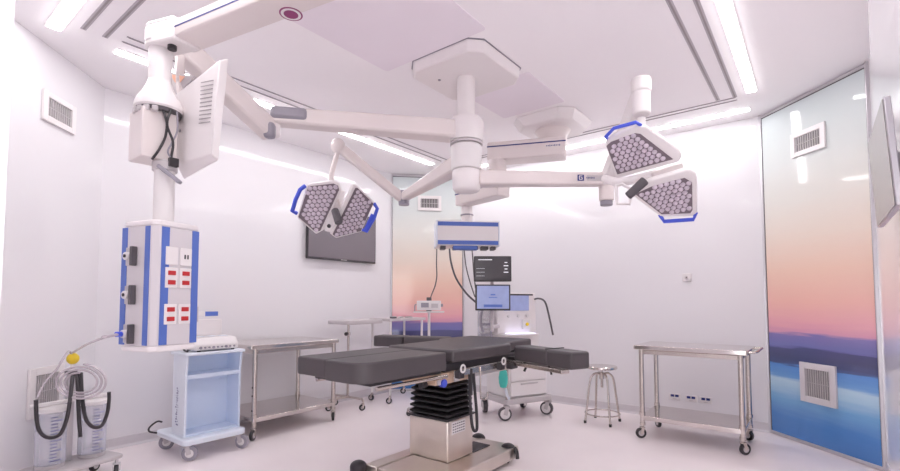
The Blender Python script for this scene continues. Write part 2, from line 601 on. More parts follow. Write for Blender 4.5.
# ------------------------------------------------------------------ steel instrument tables
def steel_table(label, c, rz, L, W, Hh, lx, ly, shelf, handle):
    t = thing('instrument_table', label, 'table', (c[0], c[1], 0), rz, 'steel instrument tables')
    MB().prism(rrect(-L/2, L/2, -W/2, W/2, 0.02, Hh-0.04), (0, 0, 0.04)).build('tabletop', 'steelsheet', t, 0.006)
    MB().prism(rrect(-lx-0.02, lx+0.02, -ly-0.02, ly+0.02, 0.01, shelf-0.045), (0, 0, 0.045)).build('shelf', 'steelsheet', t, 0.005)
    k = 0
    for sx in (-1, 1):
        for sy in (-1, 1):
            g = MB()
            g.cyl((sx*lx, sy*ly, 0.125), (sx*lx, sy*ly, Hh-0.04), 0.0225)
            g.cyl((sx*lx, sy*ly, 0.125), (sx*lx, sy*ly, 0.15), 0.026)
            g.cyl((sx*lx, sy*ly, shelf), (sx*lx, sy*ly, shelf+0.03), 0.028)
            g.build('leg', 'steel', t)
            caster((sx*lx, sy*ly), 0.05, t, ang=0.6+1.7*k, top=0.128, hub='lightgrey')
            k += 1
    r = MB()
    r.bar((-lx, -ly, Hh-0.065), (lx, -ly, Hh-0.065), 0.02, 0.04).bar((-lx, ly, Hh-0.065), (lx, ly, Hh-0.065), 0.02, 0.04)
    r.bar((-lx, -ly, Hh-0.065), (-lx, ly, Hh-0.065), 0.02, 0.04).bar((lx, -ly, Hh-0.065), (lx, ly, Hh-0.065), 0.02, 0.04)
    r.build('apron', 'steel', t, 0.003)
    if handle:
        hb = MB()
        hb.tube([(L/2-0.01, -W/2+0.08, Hh-0.02), (L/2+0.045, -W/2+0.08, Hh-0.012), (L/2+0.06, -W/2+0.11, Hh-0.01), (L/2+0.06, W/2-0.11, Hh-0.01),
                 (L/2+0.045, W/2-0.08, Hh-0.012), (L/2-0.01, W/2-0.08, Hh-0.02)], 0.011)
        hb.build('push_handle', 'steel', t)
    else:
        for z in (0.42, 0.5, 0.23, 0.28):
            MB().cyl((-lx-0.012, -ly, z), (-lx-0.024, -ly, z), 0.009, seg=12).build('bolt', 'dark', t)
    return t


steel_table('steel two tier trolley table by the back wall beside the right mural', (-0.965, 5.10), 0, 0.96, 0.64, 0.90, 0.418, 0.265, 0.222, True)
steel_table('steel two tier trolley table by the left wall behind the blue cart', (-4.64, 2.935), PI/2, 1.06, 0.72, 0.905, 0.47, 0.335, 0.212, False)

# ------------------------------------------------------------------ stool
t = thing('stool', 'round steel stool in front of the back wall beside the operating table', 'stool', (-1.91, 5.19, 0))
MB().lathe([(0.02, 0.585), (0.155, 0.585), (0.165, 0.592), (0.165, 0.612), (0.158, 0.618), (0.02, 0.614)]).build('seat', 'steelsheet', t)
s_ = MB().cyl((0, 0, 0.38), (0, 0, 0.585), 0.013)
for k in range(16):
    s_.cyl((0, 0, 0.385+k*0.01), (0, 0, 0.389+k*0.01), 0.0155, seg=12)
s_.build('screw', 'steel', t)
MB().cyl((0, 0, 0.475), (0, 0, 0.545), 0.028).build('collar', 'steel', t, 0.003)
for sx, sy in ((1, 1), (-1, 1), (-1, -1), (1, -1)):
    g = MB().tube([(sx*0.018, sy*0.018, 0.53), (sx*0.05, sy*0.05, 0.535), (sx*0.078, sy*0.078, 0.51), (sx*0.098, sy*0.098, 0.45), (sx*0.118, sy*0.128, 0.22), (sx*0.138, sy*0.15, 0.018)], 0.0115, smooth=5)
    o = g.build('leg', 'steel', t)
    MB().cyl((sx*0.138, sy*0.15, 0.0), (sx*0.138, sy*0.15, 0.03), 0.015, seg=14).build('foot_cap', 'black', o, 0.002)
rg = []
for k in range(33):
    a = 2*PI*k/32
    rg.append((0.183*math.cos(a), 0.183*math.sin(a), 0.10))
MB().tube(rg, 0.008, 8).build('foot_ring', 'steel', t)

# ------------------------------------------------------------------ operating table
ot = thing('operating_table', 'charcoal padded operating table on a steel column in the middle of the room', 'operating table', (-2.4, 2.95, 0))


def pad(name, poly, z0, z1, bev=0.022, parent=ot, m='pad', label=None):
    o = MB().prism([(p[0], p[1], z0) for p in poly], (0, 0, z1-z0)).build(name, m, parent, bev, world=True, segs=3)
    return o


def rect_dir(p, d, L, w0, w1):
    """rectangle from p along d, its sides at w0 and w1 across"""
    d = V(d).normalized()
    n = V((-d.y, d.x))
    p = V(p)
    return [p+n*w0, p+d*L+n*w0, p+d*L+n*w1, p+n*w1]


ZT = 0.97
pad('leg_pad', [(a, b) for a, b, _ in rrect(-2.378, -2.055, 1.815, 2.60, 0.1, 0, only=(0.01, 0.01, 0.012, 0.11))], ZT-0.125, ZT)
pad('leg_pad', [(a, b) for a, b, _ in rrect(-2.69, -2.392, 1.83, 2.62, 0.1, 0, only=(0.01, 0.01, 0.02, 0.012))], ZT-0.115, ZT)
# seat and back section with hip cut-outs at its far end
pad('back_pad', [(-2.735, 2.70), (-2.07, 2.70), (-2.05, 3.10), (-2.04, 3.46), (-2.15, 3.56), (-2.16, 4.04), (-2.86, 4.02), (-2.86, 3.5), (-2.77, 3.4), (-2.74, 3.0)], ZT-0.085, ZT+0.005, 0.018)
ra = V((math.cos(-0.40), math.sin(-0.40)))
a0 = V((-1.985, 3.40))
o1 = pad('arm_pad', rect_dir(a0, ra, 0.40, 0.0, 0.17), ZT-0.125, ZT-0.005, 0.018)
o2 = pad('arm_pad', rect_dir(a0+ra*0.405, ra, 0.27, -0.01, 0.175), ZT-0.125, ZT, 0.02)
MB().tube([V((a0.x, a0.y, ZT+0.002)).to_3d() + V((ra.x*0.41-ra.y*0.0, ra.y*0.41, 0)) + V((ra.y*0.012, -ra.x*0.012, 0)),
           V((a0.x, a0.y, ZT+0.003)) + V((ra.x*0.41, ra.y*0.41, 0)) + V((-ra.y*0.17, ra.x*0.17, 0))], 0.004).build('strap', 'black', ot, world=True)
la = V((-math.cos(0.05), -math.sin(0.10)))
la = V((-0.80, -0.24)).normalized()
b0 = V((-2.91, 3.66))
pad('arm_pad', rect_dir(b0, la, 0.46, 0.0, -0.2), ZT-0.11, ZT+0.0, 0.018)
pad('arm_pad', rect_dir(b0+la*0.47, la, 0.34, 0.005, -0.2), ZT-0.11, ZT+0.002, 0.018)
MB().bar(V((-2.86, 3.6, ZT-0.135)), V((-3.55, 3.50, ZT-0.135)), 0.1, 0.03).build('arm_support', 'steel', ot, 0.004, world=True)
MB().bar(V((-2.1, 3.47, ZT-0.15)), V((-1.45, 3.22, ZT-0.15)), 0.08, 0.03).build('arm_support', 'steel', ot, 0.004, world=True)
# lower frame plates below the pads
f = MB()
f.span((-2.66, 1.95, ZT-0.155), (-2.12, 2.62, ZT-0.135))
f.span((-2.70, 2.66, ZT-0.15), (-2.12, 3.98, ZT-0.09))
f.build('frame', 'dark', ot, 0.004, world=True)
# leg plate supports and rails
for x in (-2.10, -2.68):
    MB().tube([(x, 1.98, ZT-0.17), (x, 2.05, ZT-0.17), (x, 2.66, ZT-0.175)], 0.014, 12).build('leg_rail', 'steel', ot, world=True)
for x in (-2.085, -2.725):
    MB().span((x-0.006, 2.72, ZT-0.19), (x+0.006, 3.9, ZT-0.145)).build('side_rail', 'steel', ot, 0.002, world=True)
MB().span((-2.66, 2.55, ZT-0.2), (-2.12, 2.72, ZT-0.157)).build('joint_block', 'beige', ot, 0.006, world=True)
MB().span((-2.56, 2.62, ZT-0.25), (-2.17, 3.06, ZT-0.155)).build('top_block', 'beige', ot, 0.01, world=True)
for k, (y, w) in enumerate(((2.63, 0.05), (2.72, 0.07), (2.83, 0.06), (2.95, 0.08))):
    MB().span((-2.172, y, ZT-0.245), (-2.155, y+w, ZT-0.17)).build('control_module', ('lightgrey', 'beige')[k % 2], ot, 0.004, world=True)
MB().cyl((-2.175, 2.69, ZT-0.235), (-2.14, 2.69, ZT-0.235), 0.03).build('lock_knob', 'bluehandle', ot, 0.004, world=True)
MB().cyl((-2.25, 2.60, ZT-0.24), (-2.25, 2.55, ZT-0.24), 0.028).build('lock_knob', 'dark', ot, 0.004, world=True)
MB().span((-2.125, 2.98, ZT-0.225), (-2.11, 3.62, ZT-0.155)).build('side_plate', 'steelwarm', ot, 0.004, world=True)
# clamps with white ring handles on the near rail
for y in (2.76, 3.32):
    c = V((-2.06, y, ZT-0.14))
    o = MB().box(c+V((0, 0, -0.03)), (0.05, 0.06, 0.06)).build('rail_clamp', 'dark', ot, 0.008, world=True)
    rr = [(c.x+0.03, c.y+0.026*math.cos(2*PI*k/20), c.z+0.012+0.026*math.sin(2*PI*k/20)) for k in range(21)]
    MB().tube(rr, 0.007, 8).build('clamp_ring', 'offwhite', o, world=True)
MB().box((-2.07, 3.56, ZT-0.14), (0.08, 0.10, 0.05)).build('arm_joint', 'dark', ot, 0.01, world=True)
MB().box((-2.0, 3.40, ZT-0.17), (0.06, 0.10, 0.05)).build('arm_joint', 'dark', ot, 0.01, world=True)
MB().tube([(-1.86, 3.37, ZT-0.13), (-1.85, 3.36, ZT-0.17), (-1.86, 3.35, ZT-0.20)], 0.01).build('lever', 'black', ot, world=True)
MB().tube([(-1.62, 3.30, ZT-0.125), (-1.60, 3.28, ZT-0.15), (-1.585, 3.27, ZT-0.19)], 0.008).build('lever', 'black', ot, world=True)
# hanging post with hook below the near rail
MB().span((-2.10, 2.92, 0.62), (-2.075, 2.945, ZT-0.15)).build('drop_post', 'dark', ot, 0.002, world=True)
MB().tube([(-2.075, 3.05, ZT-0.15), (-2.075, 3.05, 0.60), (-2.07, 3.06, 0.575), (-2.06, 3.09, 0.565), (-2.055, 3.11, 0.585), (-2.055, 3.115, 0.62)], 0.006, smooth=3).build('hook', 'steel', ot, world=True)
# control cable looping beside the column
MB().tube([(-2.09, 2.93, 0.64), (-2.09, 2.935, 0.55), (-2.09, 2.95, 0.42), (-2.085, 2.965, 0.36), (-2.08, 2.985, 0.345), (-2.075, 3.0, 0.37), (-2.08, 3.0, 0.5), (-2.085, 2.99, 0.62), (-2.09, 2.975, 0.78)], 0.012, smooth=5).build('control_cable', 'dark', ot, world=True)
# column
MB().span((-2.57, 2.78, 0.13), (-2.187, 3.105, 0.437)).build('column_cover', 'steelwarm', ot, 0.012, world=True)
MB().span((-2.585, 2.765, 0.437), (-2.172, 3.12, 0.452)).build('column_rim', 'dark', ot, 0.004, world=True)
bl = MB()
prof = []
nf = 6
zz0, zz1 = 0.452, 0.71
for k in range(nf):
    za = zz0+(zz1-zz0)*k/nf
    zb = zz0+(zz1-zz0)*(k+1)/nf
    e = 0.0 + 0.012*k/nf
    X0, X1, Y0, Y1 = -2.575+e, -2.182-e, 2.775+e, 3.11-e
    zm = (za+zb)/2
    i = 0.028
    bl.loft(rrect(X0+i, X1-i, Y0+i, Y1-i, 0.02, za), rrect(X0, X1, Y0, Y1, 0.02, zm-0.006))
    bl.loft(rrect(X0, X1, Y0, Y1, 0.02, zm-0.006), rrect(X0, X1, Y0, Y1, 0.02, zm+0.006))
    bl.loft(rrect(X0, X1, Y0, Y1, 0.02, zm+0.006), rrect(X0+i, X1-i, Y0+i, Y1-i, 0.02, zb))
bl.build('bellows', 'black', ot, world=True)
MB().span((-2.187, 2.83, 0.33), (-2.1845, 3.0, 0.42)).build('rating_plate', 'offwhite', ot, world=True)
mk = MB()
for r_ in range(4):
    for c_ in range(6):
        mk.span((-2.1844, 2.84+c_*0.026, 0.34+r_*0.02), (-2.1838, 2.84+c_*0.026+0.018, 0.34+r_*0.02+0.007))
mk.build('rating_print', 'darkgrip', ot, world=True)
# base: wide foot block, two long beams and end caps
MB().span((-2.49, 2.40, 0.035), (-2.0, 3.50, 0.128)).build('base', 'steelwarm', ot, 0.008, world=True)
MB().span((-2.51, 2.39, 0.125), (-1.99, 2.76, 0.14)).build('base_plate', 'steelwarm', ot, 0.004, world=True)
MB().span((-2.685, 2.42, 0.03), (-2.56, 2.98, 0.125)).build('base_beam', 'steelwarm', ot, 0.008, world=True)
MB().span((-2.56, 2.84, 0.03), (-2.48, 3.2, 0.125)).build('base_bridge', 'steelwarm', ot, 0.006, world=True)
MB().prism([(-2.05, 2.40, 0.03), (-1.98, 2.40, 0.03), (-1.98, 2.0, 0.03), (-2.07, 2.0, 0.03)], (0, 0, 0.095)).build('base_beam', 'steelwarm', ot, 0.006, world=True)
MB().span((-2.36, 3.12, 0.128), (-2.19, 3.36, 0.134)).build('foot_mat', 'dark', ot, 0.002, world=True)
for (x, y) in ((-2.715, 2.385), (-2.06, 3.43), (-2.03, 2.02), (-2.42, 3.52)):
    o = MB().sphere((x, y, 0.11), 0.062, (1, 1, 0.72), 20).cyl((x, y, 0.04), (x, y, 0.112), 0.06, 0.062, 24).build('wheel_cap', 'dark', ot, 0.004, world=True)
    MB().cyl((x-0.015, y-0.02, 0.032), (x+0.015, y-0.02, 0.032), 0.032).build('wheel', 'black', o, 0.003, world=True)
MB().tube([(-2.0, 3.43, 0.13), (-1.98, 3.43, 0.10), (-1.97, 3.425, 0.045)], 0.016, smooth=3).build('brake_lever', 'dark', ot, world=True)

# ------------------------------------------------------------------ blue trolley and the unit on it
ct = thing('equipment_cart', 'white and pale blue open cart on casters below the big pendant', 'cart', (-4.43, 2.03, 0))
# local: x towards the room (front), y along the wall
MB().prism(rrect(-0.29, 0.30, -0.27, 0.27, 0.05, 0.13), (0, 0, 0.05)).build('base', 'paleblue', ct, 0.012)
for y, m_ in ((-0.235, 'paleblue'), (0.235, 'bluecart')):
    MB().prism([(-0.035, y, 0.18), (0.20, y, 0.18), (0.20, y, 0.70), (0.225, y, 0.865), (-0.035, y, 0.865)], (0, 0.02, 0)).build('side_panel', m_, ct, 0.004)
MB().span((-0.035, -0.215, 0.18), (-0.015, 0.235, 0.865)).build('back_panel', 'bluecart', ct)
MB().span((-0.015, -0.215, 0.665), (0.20, 0.235, 0.70)).build('shelf', 'bluecart', ct, 0.003)
MB().span((-0.015, -0.215, 0.18), (0.19, 0.235, 0.20)).build('bottom_board', 'bluecart', ct, 0.003)
MB().prism(rrect(-0.06, 0.245, -0.255, 0.275, 0.02, 0.865), (0, 0, 0.025)).build('top', 'paleblue', ct, 0.005)
for (x, y, a) in ((0.24, -0.22, 0.9), (0.25, 0.23, 0.5), (-0.25, -0.21, 1.2), (-0.24, 0.23, 0.4)):
    caster((x, y), 0.062, ct, fork='lightgrey', tyre='greyplastic', ang=a+PI, hub='offwhite', top=0.135, w=0.035)
MB().tube([(-0.24, -0.27, 0.16), (-0.3, -0.31, 0.17), (-0.33, -0.30, 0.2), (-0.33, -0.24, 0.24), (-0.28, -0.22, 0.24)], 0.008, smooth=4).build('cable_loop', 'dark', ct)
lt = MB()
yy = -0.2365
for k in range(15):
    z = 0.30 + k*0.02
    for s in range(3):
        x = 0.06 + random.uniform(-0.022, 0.0)
        lt.box((x+s*0.012, yy, z+random.uniform(-0.004, 0.004)), (random.choice((0.004, 0.012)), 0.002, random.choice((0.004, 0.011))))
lt.box((0.07, yy, 0.275), (0.035, 0.002, 0.012))
lt.build('lettering', 'mark', ct)

es = thing('electrosurgical_unit', 'white control unit with a raised back panel on top of the blue cart', 'medical device', (-4.33, 2.06, 0.89))
MB().prism([(-0.14, -0.19, 0.012), (0.11, -0.19, 0.012), (0.115, -0.19, 0.06), (0.07, -0.19, 0.115), (-0.14, -0.19, 0.13)], (0, 0.38, 0)).build('body', 'offwhite', es, 0.012)
MB().span((-0.135, -0.15, 0.128), (-0.105, 0.14, 0.275)).build('back_panel', 'white', es, 0.008)
tp = MB()
for y in (-0.1, 0.0, 0.1):
    tp.box((-0.02, y, 0.1255), (0.08, 0.06, 0.004))
tp.build('display', 'paleblue', es, 0.001)
kb = MB()
for k in range(9):
    kb.cyl((0.108, -0.15+k*0.037, 0.035), (0.122, -0.15+k*0.037, 0.035), 0.008 + 0.004*(k % 3 == 0), seg=10)
kb.build('front_connectors', 'greyplastic', es)
MB().tube([(-0.05, -0.19, 0.05), (-0.02, -0.23, 0.03), (0.03, -0.245, 0.015), (0.07, -0.235, 0.009)], 0.008, smooth=4).build('cable', 'dark', es)
for x, y in ((0.08, 0.15), (0.08, -0.15), (-0.11, 0.15), (-0.11, -0.15)):
    MB().cyl((x, y, 0), (x, y, 0.015), 0.015, seg=12).build('foot', 'dark', es)

# ------------------------------------------------------------------ suction unit
su = thing('suction_unit', 'mobile suction unit with two clear jars and coiled hose at the left wall', 'suction unit', (-4.365, 1.075, 0), math.radians(104.7))
# local x runs along the left wall towards the television, -y looks into the room
MB().prism(rrect(-0.27, 0.27, -0.19, 0.14, 0.05, 0.125), (0, 0, 0.03)).build('base', 'lightgrey', su, 0.01)
for (x, y, a) in ((-0.22, -0.15, 0.3), (0.23, -0.15, 1.0), (0.23, 0.10, 0.3), (-0.22, 0.10, 1.4)):
    caster((x, y), 0.042, su, fork='alu', tyre='dark', ang=a, hub='offwhite', top=0.127, w=0.03)
for x in (-0.136, 0.136):
    j = MB()
    j.lathe([(0.080, 0.18), (0.088, 0.185), (0.091, 0.545), (0.086, 0.545), (0.083, 0.195), (0.02, 0.19)], (x, 0, 0))
    j = j.build('jar', 'clear', su)
    MB().lathe([(0.02, 0.5455), (0.093, 0.5455), (0.097, 0.55), (0.097, 0.57), (0.085, 0.58), (0.02, 0.585)], (x, 0, 0)).build('lid', 'offwhite', j)
    g = MB()
    for k in range(14):
        z = 0.215+k*0.023
        a = -PI/2 - 0.45
        for q in range(4 if k % 3 else 7):
            aa = a + q*0.11
            g.box((x+0.0925*math.cos(aa), 0.0925*math.sin(aa), z), (0.010, 0.002, 0.007), rz=aa+PI/2)
    g.build('scale_marks', 'mark', j)
    MB().cyl((x, 0, 0.155), (x, 0, 0.1795), 0.085, seg=28).build('holder', 'lightgrey', su, 0.003)
MB().span((-0.26, -0.012, 0.586), (0.26, 0.02, 0.612)).build('handle_rail', 'offwhite', su, 0.006)
MB().span((-0.022, 0.03, 0.12), (0.022, 0.065, 0.79)).build('post', 'alu', su, 0.004)
MB().span((-0.03, 0.02, 0.79), (0.03, 0.075, 0.81)).build('post_cap', 'dark', su, 0.004)
ks = V((-4.365, 1.075, 0)) + Matrix.Rotation(math.radians(104.7), 3, 'Z') @ V((0.0, 0.03, 0.90))
MB().sphere((0.0, 0.03, 0.90), 0.042, (0.95, 0.95, 1), 20).build('regulator_knob', 'yellow', su)
MB().cyl((0, 0.03, 0.81), (0, 0.03, 0.865), 0.014).build('regulator_stem', 'offwhite', su)
co = []
for k in range(140):
    a = k/140*2*PI*3.0 + PI/2
    sc_ = 0.52 + 0.48*k/140
    p = pd(80 + 27*sc_*math.cos(a), 382 - 18*sc_*math.sin(a), 3.36 - 0.0004*k)
    co.append(p)
MB().tube(co, 0.0075, 8).build('coiled_hose', 'clearhose', su, world=True)
for pts in ([(36, 400, 3.20), (36.5, 418, 3.20), (39, 430, 3.20), (45, 436.5, 3.20), (53, 437.5, 3.21), (61, 433, 3.23), (67, 418, 3.26), (70, 400, 3.30), (73, 373, 3.44)],
            [(77, 373, 3.44), (78, 395, 3.36), (79, 420, 3.32), (80.5, 437, 3.31)],
            [(81, 373, 3.44), (82, 395, 3.38), (85, 416, 3.36), (90, 425, 3.37), (97, 427.5, 3.4), (103, 424, 3.43), (107.5, 412, 3.46), (109, 400, 3.47), (109, 392, 3.47)]):
    MB().tube([pd(*p) for p in pts], 0.0125, 10, smooth=5).build('black_hose', 'dark', su, world=True)

# ------------------------------------------------------------------ big pendant on the left
AX = V((-2.94, 1.105, 0))
pn = thing('ceiling_pendant', 'big white ceiling pendant with a blue striped socket head on the left', 'ceiling pendant', (-1.63, 1.335, H))
e1 = V((-1.63, 1.335, 0))
ad = (e1-AX).normalized()
an = V((-ad.y, ad.x, 0))
MB().prism([(e1.x+0.36*math.cos(a), e1.y+0.36*math.sin(a), H-0.10) for a in [PI/8+k*PI/4 for k in range(8)]], (0, 0, 0.099)).build('mounting_plate', 'cream', pn, 0.01, world=True)
MB().cyl((e1.x, e1.y, 2.80), (e1.x, e1.y, H-0.10), 0.12, seg=28).build('swivel', 'cream', pn, 0.01, world=True)
AXL = AX
AX = AX - RT*0.045
# box arm with a bevelled lower edge
zb, zt = 2.80, 2.905
Acs = [(-0.04, zb), (0.125, zb), (0.13, zb+0.02), (0.13, zt-0.015), (0.115, zt), (-0.03, zt), (-0.045, zt-0.015), (-0.045, zb+0.01)]
p0 = AX + ad*0.12
p1 = e1 + ad*0.02
arm = MB().loft([p0+an*u+V((0, 0, z)) for u, z in Acs], [p1+an*u+V((0, 0, z)) for u, z in Acs]).build('arm', 'cream', pn, 0.006, world=True)
MB().bar(p0-an*0.0455+V((0, 0, zb+0.05)), p1-an*0.0455+V((0, 0, zb+0.05)), 0.003, 0.008).build('blue_line', 'bluedark', arm, world=True)
lc = on_plane(291, 14, V((0, 0, zb)), V((0, 0, 1)))
MB().cyl((lc.x, lc.y, zb-0.002), (lc.x, lc.y, zb), 0.058, seg=32).build('logo_ring', 'logo', arm, world=True)
MB().cyl((lc.x, lc.y, zb-0.003), (lc.x, lc.y, zb-0.0015), 0.050, seg=32).build('logo_band', 'offwhite', arm, world=True)
MB().cyl((lc.x, lc.y, zb-0.004), (lc.x, lc.y, zb-0.0025), 0.036, seg=32).build('logo_disc', 'logo', arm, world=True)
for k in range(4):
    b_ = e1 + ad*(0.02) + an*(-0.09+k*0.06)
    MB().cyl((b_.x, b_.y, zb-0.006), (b_.x, b_.y, zb), 0.008, seg=10).build('bolt', 'greyplastic', pn, world=True)
# elbow housing
ey = MB()
ee = AX + ad*0.2
hull = []
for k in range(13):
    a = PI/2 + PI*k/12
    hull.append(AX + ad*(0.08*math.cos(a)) + an*(0.08*math.sin(a)))
hull += [ee-an*0.05, ee+an*0.11]
ey.loft([p+V((0, 0, 2.785)) for p in hull], [p+V((0, 0, 2.90)) for p in hull])
top2 = [AX+(p-AX)*0.9 for p in hull]
ey.loft([p+V((0, 0, 2.90)) for p in hull], [p+V((0, 0, 2.925)) for p in top2])
ey.build('elbow', 'white', pn, 0.01, world=True)
MB().cyl((AX.x+0.11*ad.x, AX.y+0.11*ad.y, 2.76), (AX.x+0.11*ad.x, AX.y+0.11*ad.y, 2.79), 0.024).build('stop', 'dark', pn, 0.003, world=True)
MB().cyl(AX+V((0, 0, 2.81)), AX+V((0, 0, 2.818)), 0.083, seg=32).build('elbow_seam', 'lightgrey', pn, world=True)
MB().lathe([(0.058, 2.5), (0.062, 2.785)], AX).build('upper_column', 'white', pn, world=True)
MB().lathe([(0.1, 2.425), (0.118, 2.42), (0.126, 2.43), (0.124, 2.45), (0.110, 2.49), (0.085, 2.53), (0.068, 2.57), (0.0585, 2.60)], AX, 36).build('bell_cover', 'white', pn, world=True)
MB().lathe([(0.112, 2.40), (0.118, 2.42)], AX, 36).build('bell_throat', 'darkgrip', pn, world=True)
cl = MB()
for k in range(5):
    a = -PI*0.62 + k*0.36
    cl.box(AX+V((0.108*math.cos(a), 0.108*math.sin(a), 2.40)), (0.035, 0.03, 0.03), rz=a)
cl.build('clips', 'lightgrey', pn, 0.004, world=True)
MB().span((AX.x-0.115, AX.y-0.11, 2.125), (AX.x+0.08, AX.y+0.075, 2.405)).build('brake_box', 'cream', pn, 0.006, world=True)
MB().cyl(AXL+V((0, 0, 1.76)), AXL+V((0, 0, 2.13)), 0.053, seg=28).build('lower_column', 'offwhite', pn, 0.004, world=True)
MB().cyl(AXL+V((0, 0, 2.07)), AXL+V((0, 0, 2.12)), 0.065, seg=28).build('column_collar', 'lightgrey', pn, 0.004, world=True)
MB().bar(AX+V((0.07, -0.02, 2.09)), AX+V((0.17, 0.06, 1.99)), 0.03, 0.022).build('brake_lever', 'greyplastic', pn, 0.006, world=True)
cb = [[(0.1, -0.02, 2.41), (0.115, 0.0, 2.33), (0.10, 0.0, 2.25), (0.10, -0.03, 2.17), (0.09, -0.06, 2.11)],
      [(0.115, 0.02, 2.41), (0.12, 0.0, 2.32), (0.115, 0.035, 2.23), (0.115, 0.03, 2.15), (0.10, 0.03, 2.1)],
      [(0.12, 0.05, 2.41), (0.118, 0.055, 2.3), (0.11, 0.03, 2.22), (0.118, 0.01, 2.16), (0.105, 0.06, 2.11)]]
for i, c in enumerate(cb):
    MB().tube([AX+V(p) for p in c], 0.007 if i < 2 else 0.005, 8, smooth=5).build('cable', 'dark' if i < 2 else 'greyplastic', pn, world=True)
MB().box(AX+V((0.105, 0.045, 2.115)), (0.03, 0.05, 0.05)).build('cable_plug', 'dark', pn, 0.004, world=True)
AX = AXL
# service head, a chamfered box turned about fifteen degrees
u = V((math.cos(0.262), math.sin(0.262), 0))
v = V((-u.y, u.x, 0))
hx, hy, ch = 0.137, 0.14, 0.03
HC = AX + V((0.0, 0.0, 0))
z0, z1 = 1.085, 1.735


def hp(a, b, z):
    return HC + u*a + v*b + V((0, 0, z))


outline = [(hx-ch, -hy), (hx, -hy+ch), (hx, hy-ch), (hx-ch, hy), (-hx+ch, hy), (-hx, hy-ch), (-hx, -hy+ch), (-hx+ch, -hy)]
sh = MB().loft([hp(a, b, z0) for a, b in outline], [hp(a, b, z1) for a, b in outline]).build('service_head', 'panelgrey', pn, 0.006, world=True)
MB().loft([hp(a*1.02, b*1.02, z1) for a, b in outline], [hp(a*1.02, b*1.02, z1+0.03) for a, b in outline]).build('head_cap', 'white', pn, 0.008, world=True)
MB().loft([hp(a*1.02, b*1.02, z0-0.03) for a, b in outline], [hp(a*1.02, b*1.02, z0) for a, b in outline]).build('head_base', 'white', pn, 0.008, world=True)


def on_face(mb, face, s0, s1, za, zc, th, base=0.0):
    """slab on a face of the head: face 'l' looks to the doorway side, 'r' to the room; s runs along the face"""
    if face == 'l':
        pts = [hp(s0, -hy-base, za), hp(s1, -hy-base, za), hp(s1, -hy-base, zc), hp(s0, -hy-base, zc)]
        return mb.prism(pts, -v*th)
    pts = [hp(hx+base, s0, za), hp(hx+base, s1, za), hp(hx+base, s1, zc), hp(hx+base, s0, zc)]
    return mb.prism(pts, u*th)


for face, a, b in (('l', -hx+ch-0.02, -hx+ch+0.022), ('l', hx-ch-0.045, hx-ch-0.008), ('r', -hy+ch+0.006, -hy+ch+0.05), ('r', hy-ch-0.03, hy-ch+0.012)):
    m_ = MB()
    on_face(m_, face, a, b, z0+0.005, z1-0.005, 0.004)
    m_.build('stripe', 'blue', sh, world=True)
for zc in (1.57, 1.36, 1.15):
    m_ = MB()
    on_face(m_, 'l', -0.09, -0.01, zc-0.05, zc+0.05, 0.006)
    o = m_.build('gas_outlet', 'lightgrey', pn, 0.003, world=True)
    m_ = MB()
    on_face(m_, 'l', -0.02, 0.0, zc-0.052, zc+0.052, 0.03, 0.002)
    m_.build('outlet_flange', 'darkgrip', o, 0.003, world=True)
    cpt = hp(-0.05, -hy-0.006, zc)
    MB().cyl(cpt, cpt-v*0.03, 0.022).build('outlet_coupling', 'offwhite', o, 0.003, world=True)
    MB().cyl(cpt-v*0.03, cpt-v*0.034, 0.009).build('outlet_hole', 'dark', o, world=True)
for zc, kind in ((1.575, 'blank'), (1.455, 'red'), (1.255, 'red')):
    for s in (-0.045, 0.04):
        m_ = MB()
        on_face(m_, 'r', s-0.036, s+0.036, zc-0.056 if kind == 'red' else zc-0.05, zc+0.056 if kind == 'red' else zc+0.05, 0.008)
        o = m_.build('socket_plate', 'white', pn, 0.003, world=True)
        if kind == 'red':
            for dz in (-0.026, 0.026):
                m_ = MB()
                on_face(m_, 'r', s-0.022, s+0.022, zc+dz-0.012, zc+dz+0.012, 0.005, 0.008)
                m_.build('outlet', 'red', o, 0.002, world=True)
        elif s > 0:
            for q in (-0.008, 0.010):
                m_ = MB()
                on_face(m_, 'r', s+q-0.004, s+q+0.004, zc-0.012, zc+0.012, 0.002, 0.008)
                m_.build('outlet', 'dark', o, world=True)
# side bracket with a blue tipped bar
hpnt = hp(hx*0.6, hy, 1.25)
MB().bar(hpnt, hpnt+v*0.02, 0.05, 0.09).build('bracket_plate', 'lightgrey', pn, 0.004, world=True)
MB().bar(hpnt+v*0.02, hpnt+v*0.075, 0.03, 0.03).build('bracket_arm', 'offwhite', pn, 0.004, world=True)
MB().bar(hpnt+v*0.075, hpnt+v*0.17, 0.022, 0.028).build('bracket_tip', 'blue', pn, 0.003, world=True)
# orange sticker on a grey panel under the elbow
stp = [pd(178, 76, 2.86), pd(196, 78, 2.84), pd(189, 92, 2.80)]

# hose from the suction unit up to the lowest outlet
gh = thing('suction_hose', 'thin clear hose arching from the yellow regulator to the pendant outlet', 'hose', tuple(ks))
oe = hp(-0.05, -hy-0.05, 1.15)
hpath = [ks+V((0, 0, 0.046)), pd(82, 347, 3.4), pd(92, 342, 3.2), pd(106, 337, 2.95), oe-v*0.08+V((0, 0, -0.01)), oe]
MB().tube(hpath, 0.008, 10, smooth=8).build('tube', 'clearhose', gh, world=True)
MB().cyl(oe-v*0.02, oe+v*0.012, 0.014).build('connector', 'bluehandle', gh, 0.002, world=True)
# loop of the same hose falling beside the wall
lp = [ks+V((-0.01, 0.0, 0.02)), pd(68, 352, 3.45), pd(56, 370, 3.36), pd(44, 384, 3.30), pd(37, 398, 3.24)]
MB().tube(lp, 0.007, 10, smooth=6).build('hose_tail', 'clearhose', su, world=True)

